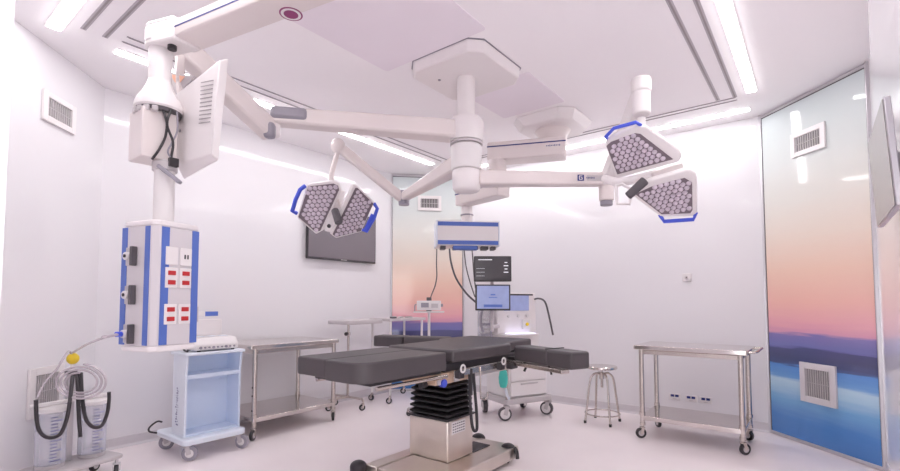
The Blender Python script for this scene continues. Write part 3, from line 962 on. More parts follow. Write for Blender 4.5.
# ------------------------------------------------------------------ surgical light boom
bo = thing('light_boom', 'white ceiling boom with three arms hung from the near mounting plate', 'ceiling boom', (-2.25, 3.11, H))
SP = V((-2.25, 3.11, 0))


def octo(c, s, k, z):
    return [(c.x+x, c.y+y, z) for x, y in ((s, -s+k), (s, s-k), (s-k, s), (-s+k, s), (-s, s-k), (-s, -s+k), (-s+k, -s), (s-k, -s))]


MB().loft(octo(SP, 0.35, 0.09, H-0.09), octo(SP, 0.36, 0.09, H-0.001)).build('mounting_plate', 'white', bo, 0.012, world=True)
MB().loft(octo(SP, 0.365, 0.09, H-0.006), octo(SP, 0.365, 0.09, H-0.0005)).build('plate_gap', 'greyplastic', bo, world=True)
MB().cyl(SP+V((-0.19, -0.12, H-0.096)), SP+V((-0.19, -0.12, H-0.09)), 0.012, seg=12).build('screw', 'greyplastic', bo, world=True)
MB().cyl(SP+V((0, 0, 2.82)), SP+V((0, 0, H-0.09)), 0.075, seg=28).build('pole', 'white', bo, world=True)
MB().lathe([(0.1, 2.63), (0.14, 2.64), (0.145, 2.8), (0.13, 2.83), (0.08, 2.84)], SP).build('upper_hub', 'white', bo, world=True)
MB().cyl(SP+V((0, 0, 2.615)), SP+V((0, 0, 2.632)), 0.135, seg=32).build('hub_seam', 'lightgrey', bo, world=True)
MB().lathe([(0.1, 2.40), (0.125, 2.41), (0.128, 2.60), (0.11, 2.615)], SP).build('middle_hub', 'offwhite', bo, world=True)
MB().lathe([(0.07, 2.22), (0.10, 2.23), (0.115, 2.25), (0.118, 2.38), (0.11, 2.40)], SP).build('lower_hub', 'white', bo, world=True)
# arm to the monitor (left), level
def to_c(p):
    return (CAM-p).normalized()


jm = pd(272, 113, 3.58)
jm.z = 2.735
d = (jm-SP)
d.z = 0
d.normalize()
sd = V((-d.y, d.x, 0))
MB().loft([SP+d*0.10+sd*a+V((0, 0, z)) for a, z in ((-0.09, 2.65), (0.09, 2.65), (0.09, 2.80), (-0.09, 2.80))],
          [jm+sd*a+V((0, 0, z-jm.z)) for a, z in ((-0.065, 2.665), (0.065, 2.665), (0.065, 2.79), (-0.065, 2.79))]).build('monitor_arm', 'cream', bo, 0.02, world=True)
MB().box(jm-d*0.13+V((0, 0, 0.005)), (0.27, 0.17, 0.10), rz=math.atan2(d.y, d.x)).build('arm_grip', 'greyplastic', bo, 0.03, world=True)
MB().cyl(jm+V((0, 0, -0.16)), jm+V((0, 0, -0.05)), 0.062, seg=24).build('arm_joint', 'white', bo, 0.012, world=True)
# its spring arm coming back towards the monitor
je = pd(180, 46, 2.98)
js = jm+V((0, 0, -0.13))
MB().bar(js, je, 0.12, 0.15).build('spring_arm', 'cream', bo, 0.02, world=True)
MB().box(js+(je-js).normalized()*0.02+to_c(js)*0.05, (0.08, 0.08, 0.12), rz=YAW).build('joint_cover', 'greyplastic', bo, 0.025, world=True)
sdn = (js-je).normalized()
# arm going back to the left lamp
jl = pd(404, 199, 5.02)
jl.z = 2.44
d = (jl-SP)
d.z = 0
d.normalize()
sd = V((-d.y, d.x, 0))
MB().loft([SP+d*0.09+sd*a+V((0, 0, z)) for a, z in ((-0.07, 2.42), (0.07, 2.42), (0.07, 2.56), (-0.07, 2.56))],
          [jl+sd*a+V((0, 0, z)) for a, z in ((-0.045, -0.045), (0.045, -0.045), (0.045, 0.045), (-0.045, 0.045))]).build('lamp_arm', 'cream', bo, 0.02, world=True)
MB().cyl(jl+V((0, 0, -0.09)), jl+V((0, 0, 0.07)), 0.058, seg=24).build('arm_joint', 'greyplastic', bo, 0.01, world=True)
kl = pd(338, 146, 4.85)
MB().bar(jl+V((0, 0, -0.03)), kl, 0.085, 0.10).build('spring_arm', 'cream', bo, 0.02, world=True)
MB().sphere(kl, 0.075, (1, 1, 1.1)).build('arm_knuckle', 'cream', bo, world=True)
# arm out to the right lamp
jr = pd(606, 179, 3.92)
jr.z = 2.33
d = (jr-SP)
d.z = 0
d.normalize()
sd = V((-d.y, d.x, 0))
MB().loft([SP+d*0.10+sd*a+V((0, 0, z)) for a, z in ((-0.07, 2.275), (0.07, 2.275), (0.07, 2.395), (-0.07, 2.395))],
          [jr+sd*a+V((0, 0, z)) for a, z in ((-0.055, -0.045), (0.055, -0.045), (0.055, 0.06), (-0.055, 0.06))]).build('lamp_arm', 'cream', bo, 0.016, world=True)
MB().box(jr-d*0.10+V((0, 0, 0.007)), (0.19, 0.12, 0.075), rz=math.atan2(d.y, d.x)).build('arm_grip', 'lightgrey', bo, 0.02, world=True)
MB().cyl(jr+V((0, 0, -0.17)), jr+V((0, 0, 0.065)), 0.06, seg=24).build('arm_joint', 'cream', bo, 0.01, world=True)
MB().cyl(jr+V((0, 0, -0.21)), jr+V((0, 0, -0.17)), 0.05, seg=24).build('joint_cap', 'greyplastic', bo, 0.006, world=True)
# small blue mark on the right arm
lgp = SP + d*0.93 - sd*0.0655 + V((0, 0, 2.335))
MB().box(lgp, (0.052, 0.004, 0.05), rz=math.atan2(d.y, d.x)).build('logo', 'bluedark', bo, world=True)
g_ = MB()
for a, z, w, h in ((0, 0.014, 0.026, 0.006), (-0.012, 0, 0.006, 0.03), (0, -0.014, 0.026, 0.006), (0.011, -0.008, 0.006, 0.014), (0.006, 0, 0.013, 0.005)):
    g_.box(lgp + d*a - sd*0.003 + V((0, 0, z)), (w, 0.002, h), rz=math.atan2(d.y, d.x))
g_.build('logo_letter', 'offwhite', bo, world=True)
g_ = MB()
for k in range(6):
    g_.box(lgp + d*(0.05+k*0.012) - sd*0.0005 + V((0, 0, 0)), (0.007, 0.002, 0.010+0.004*(k % 2)), rz=math.atan2(d.y, d.x))
g_.build('lettering', 'mark', bo, world=True)
kr = pd(641, 84, 3.40)
MB().bar(jr+V((0, 0, -0.02)), kr+V((0, 0, -0.05)), 0.10, 0.11).build('spring_arm', 'white', bo, 0.02, world=True)
MB().cyl(kr+V((0, 0, -0.23)), kr+V((0, 0, 0.02)), 0.062, seg=24).build('arm_knuckle', 'white', bo, 0.012, world=True)
MB().cyl(kr+V((0, 0, -0.07)), kr+V((0, 0, 0.04)), 0.07, seg=24).build('knuckle_cap', 'white', bo, 0.015, world=True)


# ------------------------------------------------------------------ surgical lamps
def inside(p, poly):
    c = False
    n = len(poly)
    for i in range(n):
        a, b = poly[i], poly[(i+1) % n]
        if (a[1] > p[1]) != (b[1] > p[1]) and p[0] < (b[0]-a[0])*(p[1]-a[1])/(b[1]-a[1])+a[0]:
            c = not c
    return c


def edge_dist(p, poly):
    best = 9
    n = len(poly)
    for i in range(n):
        a, b = V(poly[i]), V(poly[(i+1) % n])
        ab = b-a
        t = max(0, min(1, (V(p)-a).dot(ab)/ab.length_squared))
        best = min(best, (V(p)-a-ab*t).length)
    return best


def lamp_head(root, outline, lens, center, depth, nrm, pitch, handle=None, hr=0.012, hplate=None):
    """outline, lens: corners of the housing and of the lens field; nrm: the way the lamp shines"""
    c = pd(center[0], center[1], depth)
    nrm = V(nrm).normalized()
    O = [on_plane(x, y, c, nrm) for x, y in outline]
    mid = sum(O, V((0, 0, 0)))/len(O)
    back = [mid + (p-mid)*0.86 - nrm*0.075 for p in O]
    mid_r = [p - nrm*0.03 for p in O]
    hs = MB()
    hs.loft(mid_r, O)
    hs.loft(back, mid_r)
    h = hs.build('lamp_head', 'white', root, 0.010, world=True)
    Lp = [on_plane(x, y, c, nrm) for x, y in lens]
    lm = sum(Lp, V((0, 0, 0)))/len(Lp)
    Lp = [lm+(p-lm)*1.05 for p in Lp]
    MB().prism([p+nrm*0.0005 for p in Lp], nrm*0.003).build('lens_carrier', 'lensback', h, world=True)
    ex = nrm.cross(V((0, 0, 1))).normalized()
    # rows of lenses run along the longest edge of the field
    best = max(range(len(Lp)), key=lambda i: (Lp[(i+1) % len(Lp)]-Lp[i]).length)
    ex = (Lp[(best+1) % len(Lp)]-Lp[best]).normalized()
    eyv = nrm.cross(ex)
    p2 = [((p-c).dot(ex), (p-c).dot(eyv)) for p in Lp]
    xs = [p[0] for p in p2]
    ys = [p[1] for p in p2]
    lb = MB()
    r = pitch*0.5
    rows = int((max(ys)-min(ys))/(pitch*0.8))+3
    cols = int((max(xs)-min(xs))/pitch)+3
    for j in range(rows):
        for i in range(cols):
            x = min(xs) + (i + 0.5*(j % 2))*pitch
            y = min(ys) + pitch*0.4 + j*pitch*0.8
            if not inside((x, y), p2) or edge_dist((x, y), p2) < r*0.55:
                continue
            o = c + ex*x + eyv*y + nrm*0.003
            lb.cyl(o, o+nrm*0.012, r*0.93, r*0.62, seg=8)
            lb.cyl(o+nrm*0.012, o+nrm*0.016, r*0.5, r*0.36, seg=8)
    lb.build('led_lenses', 'lens', h, world=True)
    if handle:
        hp_ = [on_plane(x, y, c, nrm) for x, y in handle]
        pts = [hp_[0]-nrm*0.02] + [p+nrm*0.012 for p in hp_[1:-1]] + [hp_[-1]-nrm*0.02]
        MB().tube(pts, hr, 10).build('handle', 'bluehandle', h, world=True)
    if hplate:
        hp_ = [on_plane(x, y, c, nrm) for x, y in hplate]
        MB().prism([p+nrm*0.004 for p in hp_], nrm*0.012).build('handle_plate', 'bluehandle', h, 0.004, world=True)
    return h


def to_cam(p):
    return (CAM-p).normalized()


L1 = thing('ceiling_surgical_lamp', 'twin panel surgical lamp with blue handles hanging in front of the wall television', 'surgical lamp', tuple(pd(336, 205, 4.7)), 0, 'surgical lamps')
tc = to_cam(pd(336, 205, 4.7))
n1 = tc*0.9 + V((0, 0, -0.45)) - RT*0.18
n2 = tc*0.9 + V((0, 0, -0.45)) + RT*0.28
lamp_head(L1, [(307, 184.5), (331.5, 181), (338.5, 183.8), (341.5, 191), (324, 230), (316, 234.5), (297, 218)],
          [(309, 187.3), (333, 184.5), (337.3, 186.5), (338.3, 190.5), (320.5, 229.3), (316, 230.6), (299.5, 216.2)], (318, 207), 4.62, n1, 0.052,
          [(305, 186.5), (300.6, 189), (296, 199), (292.6, 210.5), (296, 214)], 0.02)
lamp_head(L1, [(353, 184.5), (359, 187.5), (374.5, 202.5), (361.5, 232), (336, 238.5), (330, 233.5)],
          [(355.3, 189), (357.3, 189.2), (372.3, 204), (360.3, 230.3), (337, 235.7), (333.5, 233.2)], (352, 211), 4.62, n2, 0.048,
          [(374.5, 204), (377, 208), (374, 217), (366, 231), (362, 230)], 0.018, [(371, 213), (374.5, 215), (367, 231.5), (362.5, 230.5)])
hub = pd(335, 208, 4.74)
MB().bar(pd(341, 190, 4.72), pd(329, 232, 4.72), 0.10, 0.05, up=tc).build('yoke', 'white', L1, 0.015, world=True)
MB().bar(pd(336, 196, 4.66), pd(344, 216, 4.66), 0.02, 0.05, up=tc).build('yoke_bar', 'cream', L1, 0.008, world=True)
MB().cyl(pd(334.6, 209.5, 4.55), pd(339, 223, 4.50), 0.035, 0.04, seg=20).build('hand_grip', 'darkgrip', L1, 0.01, world=True)
MB().tube([kl+V((0, 0, -0.05)), pd(334.5, 163, 4.82), pd(331.5, 176, 4.78), pd(333, 190, 4.76)], 0.026, 14, smooth=4).build('drop_tube', 'cream', L1, world=True)
MB().sphere(pd(329, 226, 4.62), 0.02).build('pivot', 'dark', L1, world=True)

L2 = thing('ceiling_surgical_lamp', 'twin panel surgical lamp with blue handles at the end of the right arm', 'surgical lamp', tuple(pd(650, 170, 3.3)), 0, 'surgical lamps')
tc = to_cam(pd(650, 170, 3.3))
n3 = tc*0.85 + V((0, 0, -0.55)) - RT*0.05
n4 = tc*0.85 + V((0, 0, -0.55)) + RT*0.1
lamp_head(L2, [(605.5, 141), (611, 136), (636, 126), (646, 126.5), (679, 150), (682, 156), (679, 162), (616, 179), (613, 174)],
          [(607.5, 146), (612, 142), (635, 133.8), (640, 134.5), (671, 158.5), (618, 173)], (643, 152), 3.22, n3, 0.039,
          [(607, 140), (606, 136), (614, 127.5), (636, 121.5), (640.5, 126.5)], 0.012)
lamp_head(L2, [(632, 192), (645, 182), (688, 169.5), (696, 174), (697.5, 180), (697.5, 213), (693, 216), (661, 217), (634, 197)],
          [(637, 194), (652.5, 187), (684, 178.7), (691, 183), (691.5, 209), (689.5, 212.3), (662, 213.2)], (667, 196), 3.22, n4, 0.039,
          [(660, 216), (664, 220.5), (693, 218.5), (696.5, 214)], 0.014)
MB().tube([pd(604, 178, 3.42), pd(618, 182, 3.34), pd(640, 178, 3.33), pd(655, 174, 3.33)], 0.03, 12, smooth=4).build('yoke', 'white', L2, world=True)
MB().bar(pd(652, 176, 3.30), pd(682, 166, 3.30), 0.05, 0.045, up=tc).build('yoke_bar', 'cream', L2, 0.01, world=True)
fr = [pd(616, 186, 3.25), pd(617, 204, 3.25), pd(629, 204, 3.24), pd(633, 190, 3.24), pd(622, 184, 3.26)]
MB().tube(fr+[fr[0]], 0.012, 8).build('grip_frame', 'white', L2, world=True)
MB().cyl(pd(627.5, 196.5, 3.16), pd(645.5, 180, 3.12), 0.028, 0.032, seg=20).build('hand_grip', 'darkgrip', L2, 0.01, world=True)
MB().cyl(pd(641, 118, 3.40), pd(641.5, 160, 3.38), 0.03, seg=16).build('drop_tube', 'white', L2, world=True)

# ------------------------------------------------------------------ display on the spring arm, seen from its vented back
mo = thing('monitor', 'white flat display seen from its vented back beside the big pendant', 'monitor', (-2.65, 1.22, 2.33))
fA = [pd(176, 94, 2.86), pd(219.5, 60, 2.44), pd(211.5, 154.5, 2.42), pd(176.5, 165, 2.84)]
fB = [pd(184, 92, 2.93), pd(229, 58, 2.50), pd(218.5, 161, 2.48), pd(184, 180, 2.90)]
MB().loft(fA, fB).build('casing', 'white', mo, 0.008, world=True)
fn = (fA[1]-fA[3]).cross(fA[0]-fA[2]).normalized()
if fn.dot(CAM-fA[0]) < 0:
    fn = -fn


def mp(a, b):
    """point on the vented back: a from its left to its right edge, b from top to bottom"""
    return (fA[0].lerp(fA[1], a)).lerp(fA[3].lerp(fA[2], a), b)


sl = MB()
for k in range(11):
    b0_ = 0.10+k*0.048
    dl_ = 0.085-0.06*b0_
    sl.prism([mp(0.63, b0_)+fn*0.0005, mp(0.91, b0_+dl_)+fn*0.0005, mp(0.91, b0_+dl_+0.011)+fn*0.0005, mp(0.63, b0_+0.011)+fn*0.0005], fn*0.002)
sl.build('vent_slots', 'louvre', mo, world=True)
MB().prism([p.lerp((fB[0]+fB[2])/2, 0.06)-fn*0.0005 for p in fB], -fn*0.002).build('screen', 'screen', mo, world=True)
scp = mp(0.12, 0.55)
MB().cyl(scp, scp+fn*0.006, 0.010, seg=14).build('screw', 'greyplastic', mo, world=True)
hb_ = (fA[0]+fB[0])/2
MB().bar(je, hb_+V((0, 0, 0.05)), 0.05, 0.05).bar(hb_+V((0, 0, 0.06)), hb_+V((0.05, 0, -0.06)), 0.05, 0.04).build('hanger', 'cream', mo, 0.01, world=True)
tri = [pd(164, 71, 2.93), pd(195, 76, 2.86), pd(176, 95, 2.87)]
MB().prism(tri, FW*0.03).build('gusset', 'lightgrey', mo, 0.003, world=True)
MB().prism([tri[0].lerp(tri[1], 0.2)*0.9+tri[2]*0.1-FW*0.004, tri[0].lerp(tri[1], 0.72)*0.9+tri[2]*0.1-FW*0.004, tri[0].lerp(tri[1], 0.62)*0.55+tri[2]*0.45-FW*0.004, tri[0].lerp(tri[1], 0.35)*0.55+tri[2]*0.45-FW*0.004], FW*0.003).build('sticker', 'orange', mo, world=True)

# ------------------------------------------------------------------ second pendant over the anaesthesia machine
p2c = V((-2.2, 4.63, 0))
p2 = thing('ceiling_pendant', 'white ceiling pendant ending in a blue banded bridge over the anaesthesia machine', 'ceiling pendant', (-2.2, 4.63, H))
MB().loft(octo(p2c, 0.30, 0.12, H-0.11), octo(p2c, 0.355, 0.12, H-0.001)).build('mounting_plate', 'white', p2, 0.015, world=True)
MB().lathe([(0.14, 2.98), (0.15, 3.0), (0.15, 3.1), (0.19, 3.16)], p2c).build('swivel', 'cream', p2, world=True)
a_r = pd(566, 152, 4.85)
a_l = pd(489, 162, 5.05)
a_r.z = a_l.z = 2.90
MB().bar(a_r, a_l, 0.24, 0.19).build('arm', 'cream', p2, 0.015, world=True)
dd = (a_l-a_r).normalized()
nn = V((-dd.y, dd.x, 0))
if nn.dot(CAM-a_r) < 0:
    nn = -nn
MB().bar(a_r+nn*0.121+V((0, 0, 0.045)), a_l+nn*0.121+V((0, 0, 0.045)), 0.003, 0.012).build('blue_line', 'bluedark', p2, world=True)
g_ = MB()
for k in range(9):
    g_.box(a_r + dd*(0.06+k*0.016) + nn*0.121 + V((0, 0, 0.005)), (0.010, 0.003, 0.012+0.006*(k % 3 == 0)), rz=math.atan2(dd.y, dd.x))
g_.build('lettering', 'mark', p2, world=True)
lk = pd(497, 165, 4.98)
MB().cyl((lk.x, lk.y, 2.56), (lk.x, lk.y, 2.82), 0.10, seg=28).build('swivel', 'cream', p2, 0.012, world=True)
b_r, b_l = pd(504, 189, 4.88), pd(461, 203, 5.42)
b_r.z = b_l.z = 2.49
MB().bar(b_r, b_l, 0.18, 0.15).build('arm', 'cream', p2, 0.015, world=True)
d2 = (b_l-b_r).normalized()
n2_ = V((-d2.y, d2.x, 0))
if n2_.dot(V((-1, -1, 0))) < 0:
    n2_ = -n2_
MB().bar(b_r+n2_*0.091+d2*0.1+V((0, 0, 0.05)), b_l+n2_*0.091+V((0, 0, 0.05)), 0.003, 0.012).build('blue_line', 'bluedark', p2, world=True)
bc = pd(467, 234, 5.4)
MB().cyl((bc.x, bc.y, 2.242), (bc.x, bc.y, 2.42), 0.065, seg=24).build('column', 'white', p2, 0.008, world=True)
MB().cyl((bc.x, bc.y, 2.31), (bc.x, bc.y, 2.325), 0.075, seg=24).build('column_ring', 'greyplastic', p2, 0.002, world=True)
e_l, e_r = pd(437.5, 234, 5.28), pd(498.5, 234, 5.36)
bd = (e_r-e_l)
bd.z = 0
BL = bd.length
bd.normalize()
bn = V((bd.y, -bd.x, 0))
ang = math.atan2(bd.y, bd.x)
bm_ = (e_l+e_r)/2
br = MB().box(V((bm_.x, bm_.y, 2.10))-bn*0.17, (BL, 0.34, 0.285), rz=ang).build('bridge', 'white', p2, 0.01, world=True)
MB().box(V((bm_.x, bm_.y, 2.203))+bn*0.002, (BL*0.99, 0.006, 0.045), rz=ang).build('stripe', 'blue', br, world=True)
MB().box(V((bm_.x, bm_.y, 1.992))+bn*0.002, (BL*0.99, 0.006, 0.045), rz=ang).build('stripe', 'blue', br, world=True)
for s in (-1, 1):
    MB().box(V((bm_.x, bm_.y, 2.10))+bd*(s*(BL/2+0.006))-bn*0.17, (0.014, 0.35, 0.29), rz=ang).build('end_cap', 'paleblue', br, 0.004, world=True)
un = MB()
for k, (a, w) in enumerate(((-0.28, 0.06), (-0.14, 0.05), (0.02, 0.2), (0.2, 0.08), (0.3, 0.05))):
    un.box(V((bm_.x, bm_.y, 1.94))+bd*a-bn*0.1, (w, 0.12, 0.045), rz=ang)
un.build('outlets', 'darkgrip', br, 0.006, world=True)
MB().box(V((bm_.x, bm_.y, 1.935))-bd*0.03-bn*0.04, (0.28, 0.07, 0.05), rz=ang).build('light_bar', 'blue', br, 0.012, world=True)
for pts, r in (([(449.5, 249, 5.36), (451, 262, 5.3), (456, 278, 5.26), (466, 293, 5.2), (475.5, 302, 5.12)], 0.011),
               ([(464, 249, 5.4), (466, 266, 5.3), (470, 282, 5.25), (475, 297, 5.14)], 0.007),
               ([(472, 249, 5.4), (473, 262, 5.3), (474, 275, 5.22), (475.5, 288, 5.14)], 0.007)):
    MB().tube([pd(*p) for p in pts], r, 10, smooth=5).build('cable', 'darkgrip', p2, world=True)
MB().tube([pd(436.8, 249, 5.45), pd(436.5, 264, 5.5), pd(436.8, 276, 5.52), pd(435, 286, 5.55), pd(431.5, 295, 5.58), pd(429.5, 302, 5.6)], 0.007, 10, smooth=5).build('cable', 'darkgrip', p2, world=True)

# ------------------------------------------------------------------ anaesthesia machine
AR = math.atan2(0.91, 0.41)
am = thing('anaesthesia_machine', 'white anaesthesia machine with drawers and teal bag behind the operating table', 'anaesthesia machine', (-2.885, 4.975, 0), AR)
# local x: along the drawer front, -y: towards the room
MB().prism(rrect(-0.33, 0.33, -0.29, 0.27, 0.03, 0.175), (0, 0, 0.06)).build('base', 'lightgrey', am, 0.01)
for (x, y, a) in ((-0.29, -0.25, -0.45), (0.30, -0.25, -1.05), (-0.29, 0.23, 1.2), (0.3, 0.23, 0.6)):
    caster((x, y), 0.075, am, fork='lightgrey', tyre='darkgrip', ang=a, hub='offwhite', top=0.178, w=0.05, hubk=0.74)
MB().span((-0.25, -0.22, 0.235), (0.29, 0.24, 0.63)).build('cabinet', 'offwhite', am, 0.01)
for z0_, z1_ in ((0.25, 0.41), (0.42, 0.62)):
    o = MB().span((-0.235, -0.245, z0_), (0.275, -0.22, z1_)).build('drawer', 'white', am, 0.008)
    MB().span((-0.1, -0.256, z1_-0.03), (0.14, -0.245, z1_-0.012)).build('drawer_handle', 'lightgrey', o, 0.003)
MB().span((-0.30, -0.12, 0.63), (0.27, 0.25, 0.93)).build('lower_body', 'offwhite', am, 0.01)
MB().span((-0.31, -0.25, 0.93), (0.17, 0.25, 0.955)).build('worktop', 'offwhite', am, 0.006)
MB().span((-0.2, -0.24, 0.956), (0.13, -0.09, 0.962)).build('lit_worktop', 'glow', am)
MB().span((-0.31, -0.09, 0.955), (0.25, 0.25, 1.43)).build('upper_body', 'white', am, 0.012)
MB().span((-0.22, -0.10, 1.22), (0.14, -0.09, 1.40)).build('panel_screen', 'loscreen', am, 0.004)
MB().span((-0.24, -0.098, 1.40), (0.20, -0.088, 1.42)).build('panel_trim', 'dark', am)
for k, x in enumerate((-0.16, -0.02, 0.11)):
    MB().cyl((x, -0.09, 1.16), (x, -0.115, 1.16), 0.02).build('control_knob', 'offwhite', am, 0.004)
MB().span((0.03, -0.12, 1.0), (0.15, -0.09, 1.12)).build('vaporizer', 'offwhite', am, 0.01)
MB().cyl((0.09, -0.12, 1.06), (0.09, -0.135, 1.06), 0.02).build('vaporizer_dial', 'yellow', am, 0.003)
# breathing canister on the left side with dark bands
cx, cy = -0.40, 0.04
MB().cyl((cx, cy, 0.9), (cx, cy, 1.22), 0.085, seg=28).build('absorber', 'clear', am, 0.004)
for k in range(4):
    MB().cyl((cx, cy, 0.93+k*0.06), (cx, cy, 0.955+k*0.06), 0.075, seg=28).build('absorber_fill', 'lightgrey' if k % 2 else 'greyplastic', am)
MB().cyl((cx, cy, 1.22), (cx, cy, 1.25), 0.09, seg=28).build('absorber_cap', 'offwhite', am, 0.004)
MB().bar((-0.31, cy, 1.235), (cx, cy, 1.235), 0.05, 0.03).bar((-0.31, cy, 0.89), (cx, cy, 0.89), 0.1, 0.02).build('absorber_bracket', 'offwhite', am, 0.004)
MB().tube([(cx-0.04, cy-0.06, 1.24), (cx-0.1, cy-0.1, 1.22), (cx-0.13, cy-0.12, 1.1), (cx-0.1, cy-0.12, 0.98)], 0.016, smooth=5).build('breathing_tube', 'greyplastic', am)
# side post and teal bag
MB().cyl((-0.30, -0.26, 0.235), (-0.30, -0.26, 0.92), 0.016).build('post', 'steel', am)
bg = MB().lathe([(0.012, 0.60), (0.025, 0.58), (0.042, 0.55), (0.052, 0.49), (0.048, 0.43), (0.035, 0.385), (0.01, 0.375)], (-0.375, -0.30, 0), 20)
bg.build('breathing_bag', 'teal', am)
MB().tube([(-0.30, -0.26, 0.66), (-0.36, -0.30, 0.66), (-0.37, -0.31, 0.62), (-0.36, -0.30, 0.595)], 0.012, smooth=4).build('bag_arm', 'darkgrip', am)
MB().tube([(-0.36, -0.33, 0.37), (-0.34, -0.32, 0.3), (-0.30, -0.30, 0.25)], 0.016, smooth=4).build('bag_tube', 'paleblue', am)
scn = V((-2.885, 4.975, 0)) + Matrix.Rotation(AR, 3, 'Z') @ V((0.275, 0.0, 1.35))
MB().tube([scn, scn.lerp(pd(543, 299, 5.34), 0.6)+V((0, 0, 0.01)), pd(545, 302, 5.33), pd(549, 316, 5.32), pd(553, 335, 5.32)], 0.011, smooth=5).build('side_cable', 'darkgrip', am, world=True)
MB().cyl((0.25, 0.0, 1.35), (0.28, 0.0, 1.35), 0.03).build('side_connector', 'greyplastic', am, 0.004)
# mast for the two displays
pm = pd(492, 300, 5.22)
MB().cyl((pm.x, pm.y, 1.0), (pm.x, pm.y, 1.78), 0.02).build('mast', 'lightgrey', am, world=True)
ms = V((pm.x, pm.y, 1.05))
MB().bar(ms, ms+V((-0.02, 0.16, 0)), 0.04, 0.04).build('mast_bracket', 'lightgrey', am, 0.004, world=True)


def vital_monitor(label, x0, x1, y0, y1, d, scr):
    c = pd((x0+x1)/2, (y0+y1)/2, d)
    W, Hh = (x1-x0)/FPX*d, (y1-y0)/FPX*d
    t = thing('patient_monitor', label, 'monitor', tuple(c), YAW, 'patient monitors')
    MB().span((-W/2, 0, -Hh/2), (W/2, 0.06, Hh/2)).build('casing', 'dark', t, 0.008)
    MB().span((-W/2+0.016, -0.003, -Hh/2+0.02), (W/2-0.016, 0.0, Hh/2-0.014)).build('screen', scr, t)
    if scr == 'upscreen':
        rows = [((-W/2+0.12, -0.004, Hh/2-0.04), (0.15, 0.002, 0.008), 'heading')]
        rows += [((W/2-0.06, -0.004, Hh/2-0.07-q*0.035), (0.03+0.02*(q % 2), 0.002, 0.009), 'figure') for q in range(4)]
        rows += [((-W/2+0.07, -0.004, -Hh/2+0.06+q*0.04), (0.09, 0.002, 0.002), 'trace') for q in range(3)]
        ink = 'uptext'
    else:
        rows = [((0, -0.004, 0.03), (0.05, 0.002, 0.014), 'emblem'), ((0, -0.004, 0.0), (0.09, 0.002, 0.008), 'heading'), ((0, -0.004, -0.09), (0.2, 0.002, 0.03), 'menu_bar')]
        ink = 'blue'
    for c_, s_, nm in rows:
        MB().box(c_, s_).build(nm, ink, t)
    MB().span((-0.03, 0.06, -0.04), (0.03, 0.085, 0.04)).build('mount', 'lightgrey', t, 0.003)
    return t


vital_monitor('upper of the two displays by the anaesthesia machine, dark with white figures', 474, 511.5, 256, 281.5, 5.08, 'upscreen')
vital_monitor('lower of the two displays by the anaesthesia machine, bluish screen', 475.5, 510.5, 284.5, 310.5, 5.08, 'loscreen')

# ------------------------------------------------------------------ tables and pump near the far corner
mt = thing('mayo_stand', 'grey tray stand on one pole near the left wall behind the steel trolley', 'tray stand', (-4.70, 3.96, 0))
MB().prism(rrect(-4.92, -4.50, 3.78, 4.36, 0.03, 1.045), (0, 0, 0.05)).build('tray', 'lightgrey', mt, 0.01, world=True)
MB().cyl((-4.72, 3.96, 0.13), (-4.72, 3.96, 1.045), 0.016).build('pole', 'steel', mt, world=True)
MB().tube([(-4.93, 3.94, 0.13), (-4.72, 3.96, 0.13), (-4.46, 3.965, 0.13), (-4.42, 3.95, 0.11)], 0.014).build('foot_bar', 'steel', mt, world=True)
MB().tube([(-4.72, 3.96, 0.13), (-4.72, 3.66, 0.13)], 0.014).build('foot_bar', 'steel', mt, world=True)
for (x, y) in ((0.28, -0.01), (-0.22, -0.02), (-0.02, -0.28)):
    caster((x, y), 0.038, mt, ang=1.1, top=0.13)
MB().cyl((-4.72, 3.96, 0.90), (-4.72, 3.96, 0.94), 0.024).build('clamp', 'steel', mt, 0.002, world=True)
MB().sphere((-4.705, 3.91, 0.92), 0.024).cyl((-4.71, 3.95, 0.92), (-4.706, 3.92, 0.92), 0.01).build('clamp_knob', 'dark', mt, world=True)
for k, (y, w, hh) in enumerate(((4.01, 0.05, 0.03), (4.10, 0.045, 0.022))):
    pass
tr = thing('tray_table', 'long white framed tray table in front of the far corner mural', 'table', (-4.58, 4.74, 0))
MB().prism(rrect(-0.22, 0.18, -0.36, 0.36, 0.02, 1.07), (0, 0, 0.035)).build('top', 'lightgrey', tr, 0.006)
for x in (-0.19, 0.15):
    for y in (-0.32, 0.30):
        MB().cyl((x, y, 0.11), (x, y, 1.07), 0.016).build('leg', 'offwhite', tr)
        caster((x, y), 0.04, tr, ang=0.8+x+y, top=0.113)
MB().bar((-0.19, -0.32, 0.3), (-0.19, 0.30, 0.3), 0.02, 0.03).bar((0.15, -0.32, 0.3), (0.15, 0.30, 0.3), 0.02, 0.03).build('lower_rail', 'offwhite', tr, 0.003)
IG = 'small boxes on the tray table'
for k, (y, w, hh, lab) in enumerate(((-0.24, 0.07, 0.03, 'small grey box on the tray table, nearest the tray stand'), (-0.10, 0.05, 0.024, 'smallest grey box on the tray table, second from the tray stand'),
                                     (0.06, 0.09, 0.02, 'flat grey box on the tray table, nearest the far corner'))):
    b = thing('instrument_box', lab, 'box', (-4.46, 4.74+y, 1.105), 0, IG)
    MB().span((-0.03, -w/2, 0), (0.03, w/2, hh)).build('body', 'darkgrip' if k == 0 else 'lightgrey', b, 0.003)
    MB().span((-0.032, -w/2-0.001, hh*0.7), (0.032, w/2+0.001, hh)).build('lid', 'lightgrey', b, 0.002)

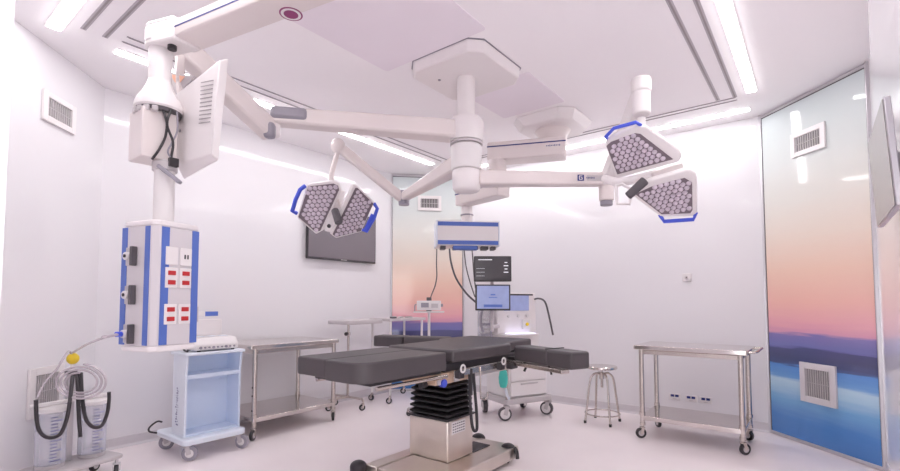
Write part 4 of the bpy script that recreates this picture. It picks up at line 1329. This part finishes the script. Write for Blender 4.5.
sp_ = pd(429, 330, 5.6)
st = thing('pole_stand', 'slim white pole stand behind the operating table by the corner mural', 'stand', (sp_.x, sp_.y, 0))
MB().cyl((0, 0, 0.09), (0, 0, 1.195), 0.016).build('pole', 'offwhite', st)
for k in range(5):
    a = 2*PI*k/5+0.3
    o = MB().bar((0, 0, 0.10), (0.25*math.cos(a), 0.25*math.sin(a), 0.085), 0.03, 0.025).build('foot', 'lightgrey', st, 0.003)
    caster((0.25*math.cos(a), 0.25*math.sin(a)), 0.03, st, ang=a, top=0.085)
MB().box((0, 0, 1.205), (0.36, 0.24, 0.016), rz=YAW).build('shelf', 'offwhite', st, 0.004)
MB().tube([RT*(-0.17)+V((0, 0, 1.213)), RT*(-0.17)+V((0, 0, 1.28)), RT*(-0.15)+V((0, 0, 1.295))], 0.006, smooth=3).build('guard_rail', 'greyplastic', st)
pu = thing('infusion_pump', 'small white boxy pump on the slim pole stand before the corner mural', 'medical device', (sp_.x, sp_.y, 1.214), YAW)
MB().span((-0.14, -0.09, 0.012), (0.14, 0.09, 0.125)).build('body', 'white', pu, 0.008)
MB().span((-0.09, -0.093, 0.045), (0.0, -0.09, 0.10)).build('display', 'greyplastic', pu)
MB().span((0.03, -0.094, 0.04), (0.11, -0.09, 0.09)).build('keypad', 'lightgrey', pu)
MB().cyl((0, 0, 0.125), (0, 0, 0.165), 0.03).build('top_plug', 'darkgrip', pu, 0.004)
MB().box((0.0, -0.03, 0.006), (0.06, 0.06, 0.012)).build('foot', 'dark', pu)
MB().cyl((0.14, 0, 0.07), (0.165, 0, 0.07), 0.018).build('side_knob', 'greyplastic', pu, 0.003)

# ------------------------------------------------------------------ light and view
w = bpy.data.worlds.new('world')
SC.world = w
w.use_nodes = True
bgn = w.node_tree.nodes['Background']
bgn.inputs['Color'].default_value = (0.97, 0.98, 1.0, 1)
bgn.inputs['Strength'].default_value = 3.0
SC.view_settings.view_transform = 'Standard'
SC.view_settings.look = 'None'
SC.view_settings.gamma = 1.0
SC.view_settings.exposure = 0.38
SC.view_settings.use_curve_mapping = False
SC.cycles.max_bounces = 14
SC.cycles.diffuse_bounces = 14
SC.cycles.glossy_bounces = 5
SC.cycles.transparent_max_bounces = 16
SC.cycles.sample_clamp_indirect = 6.0
SC.cycles.use_denoising = True
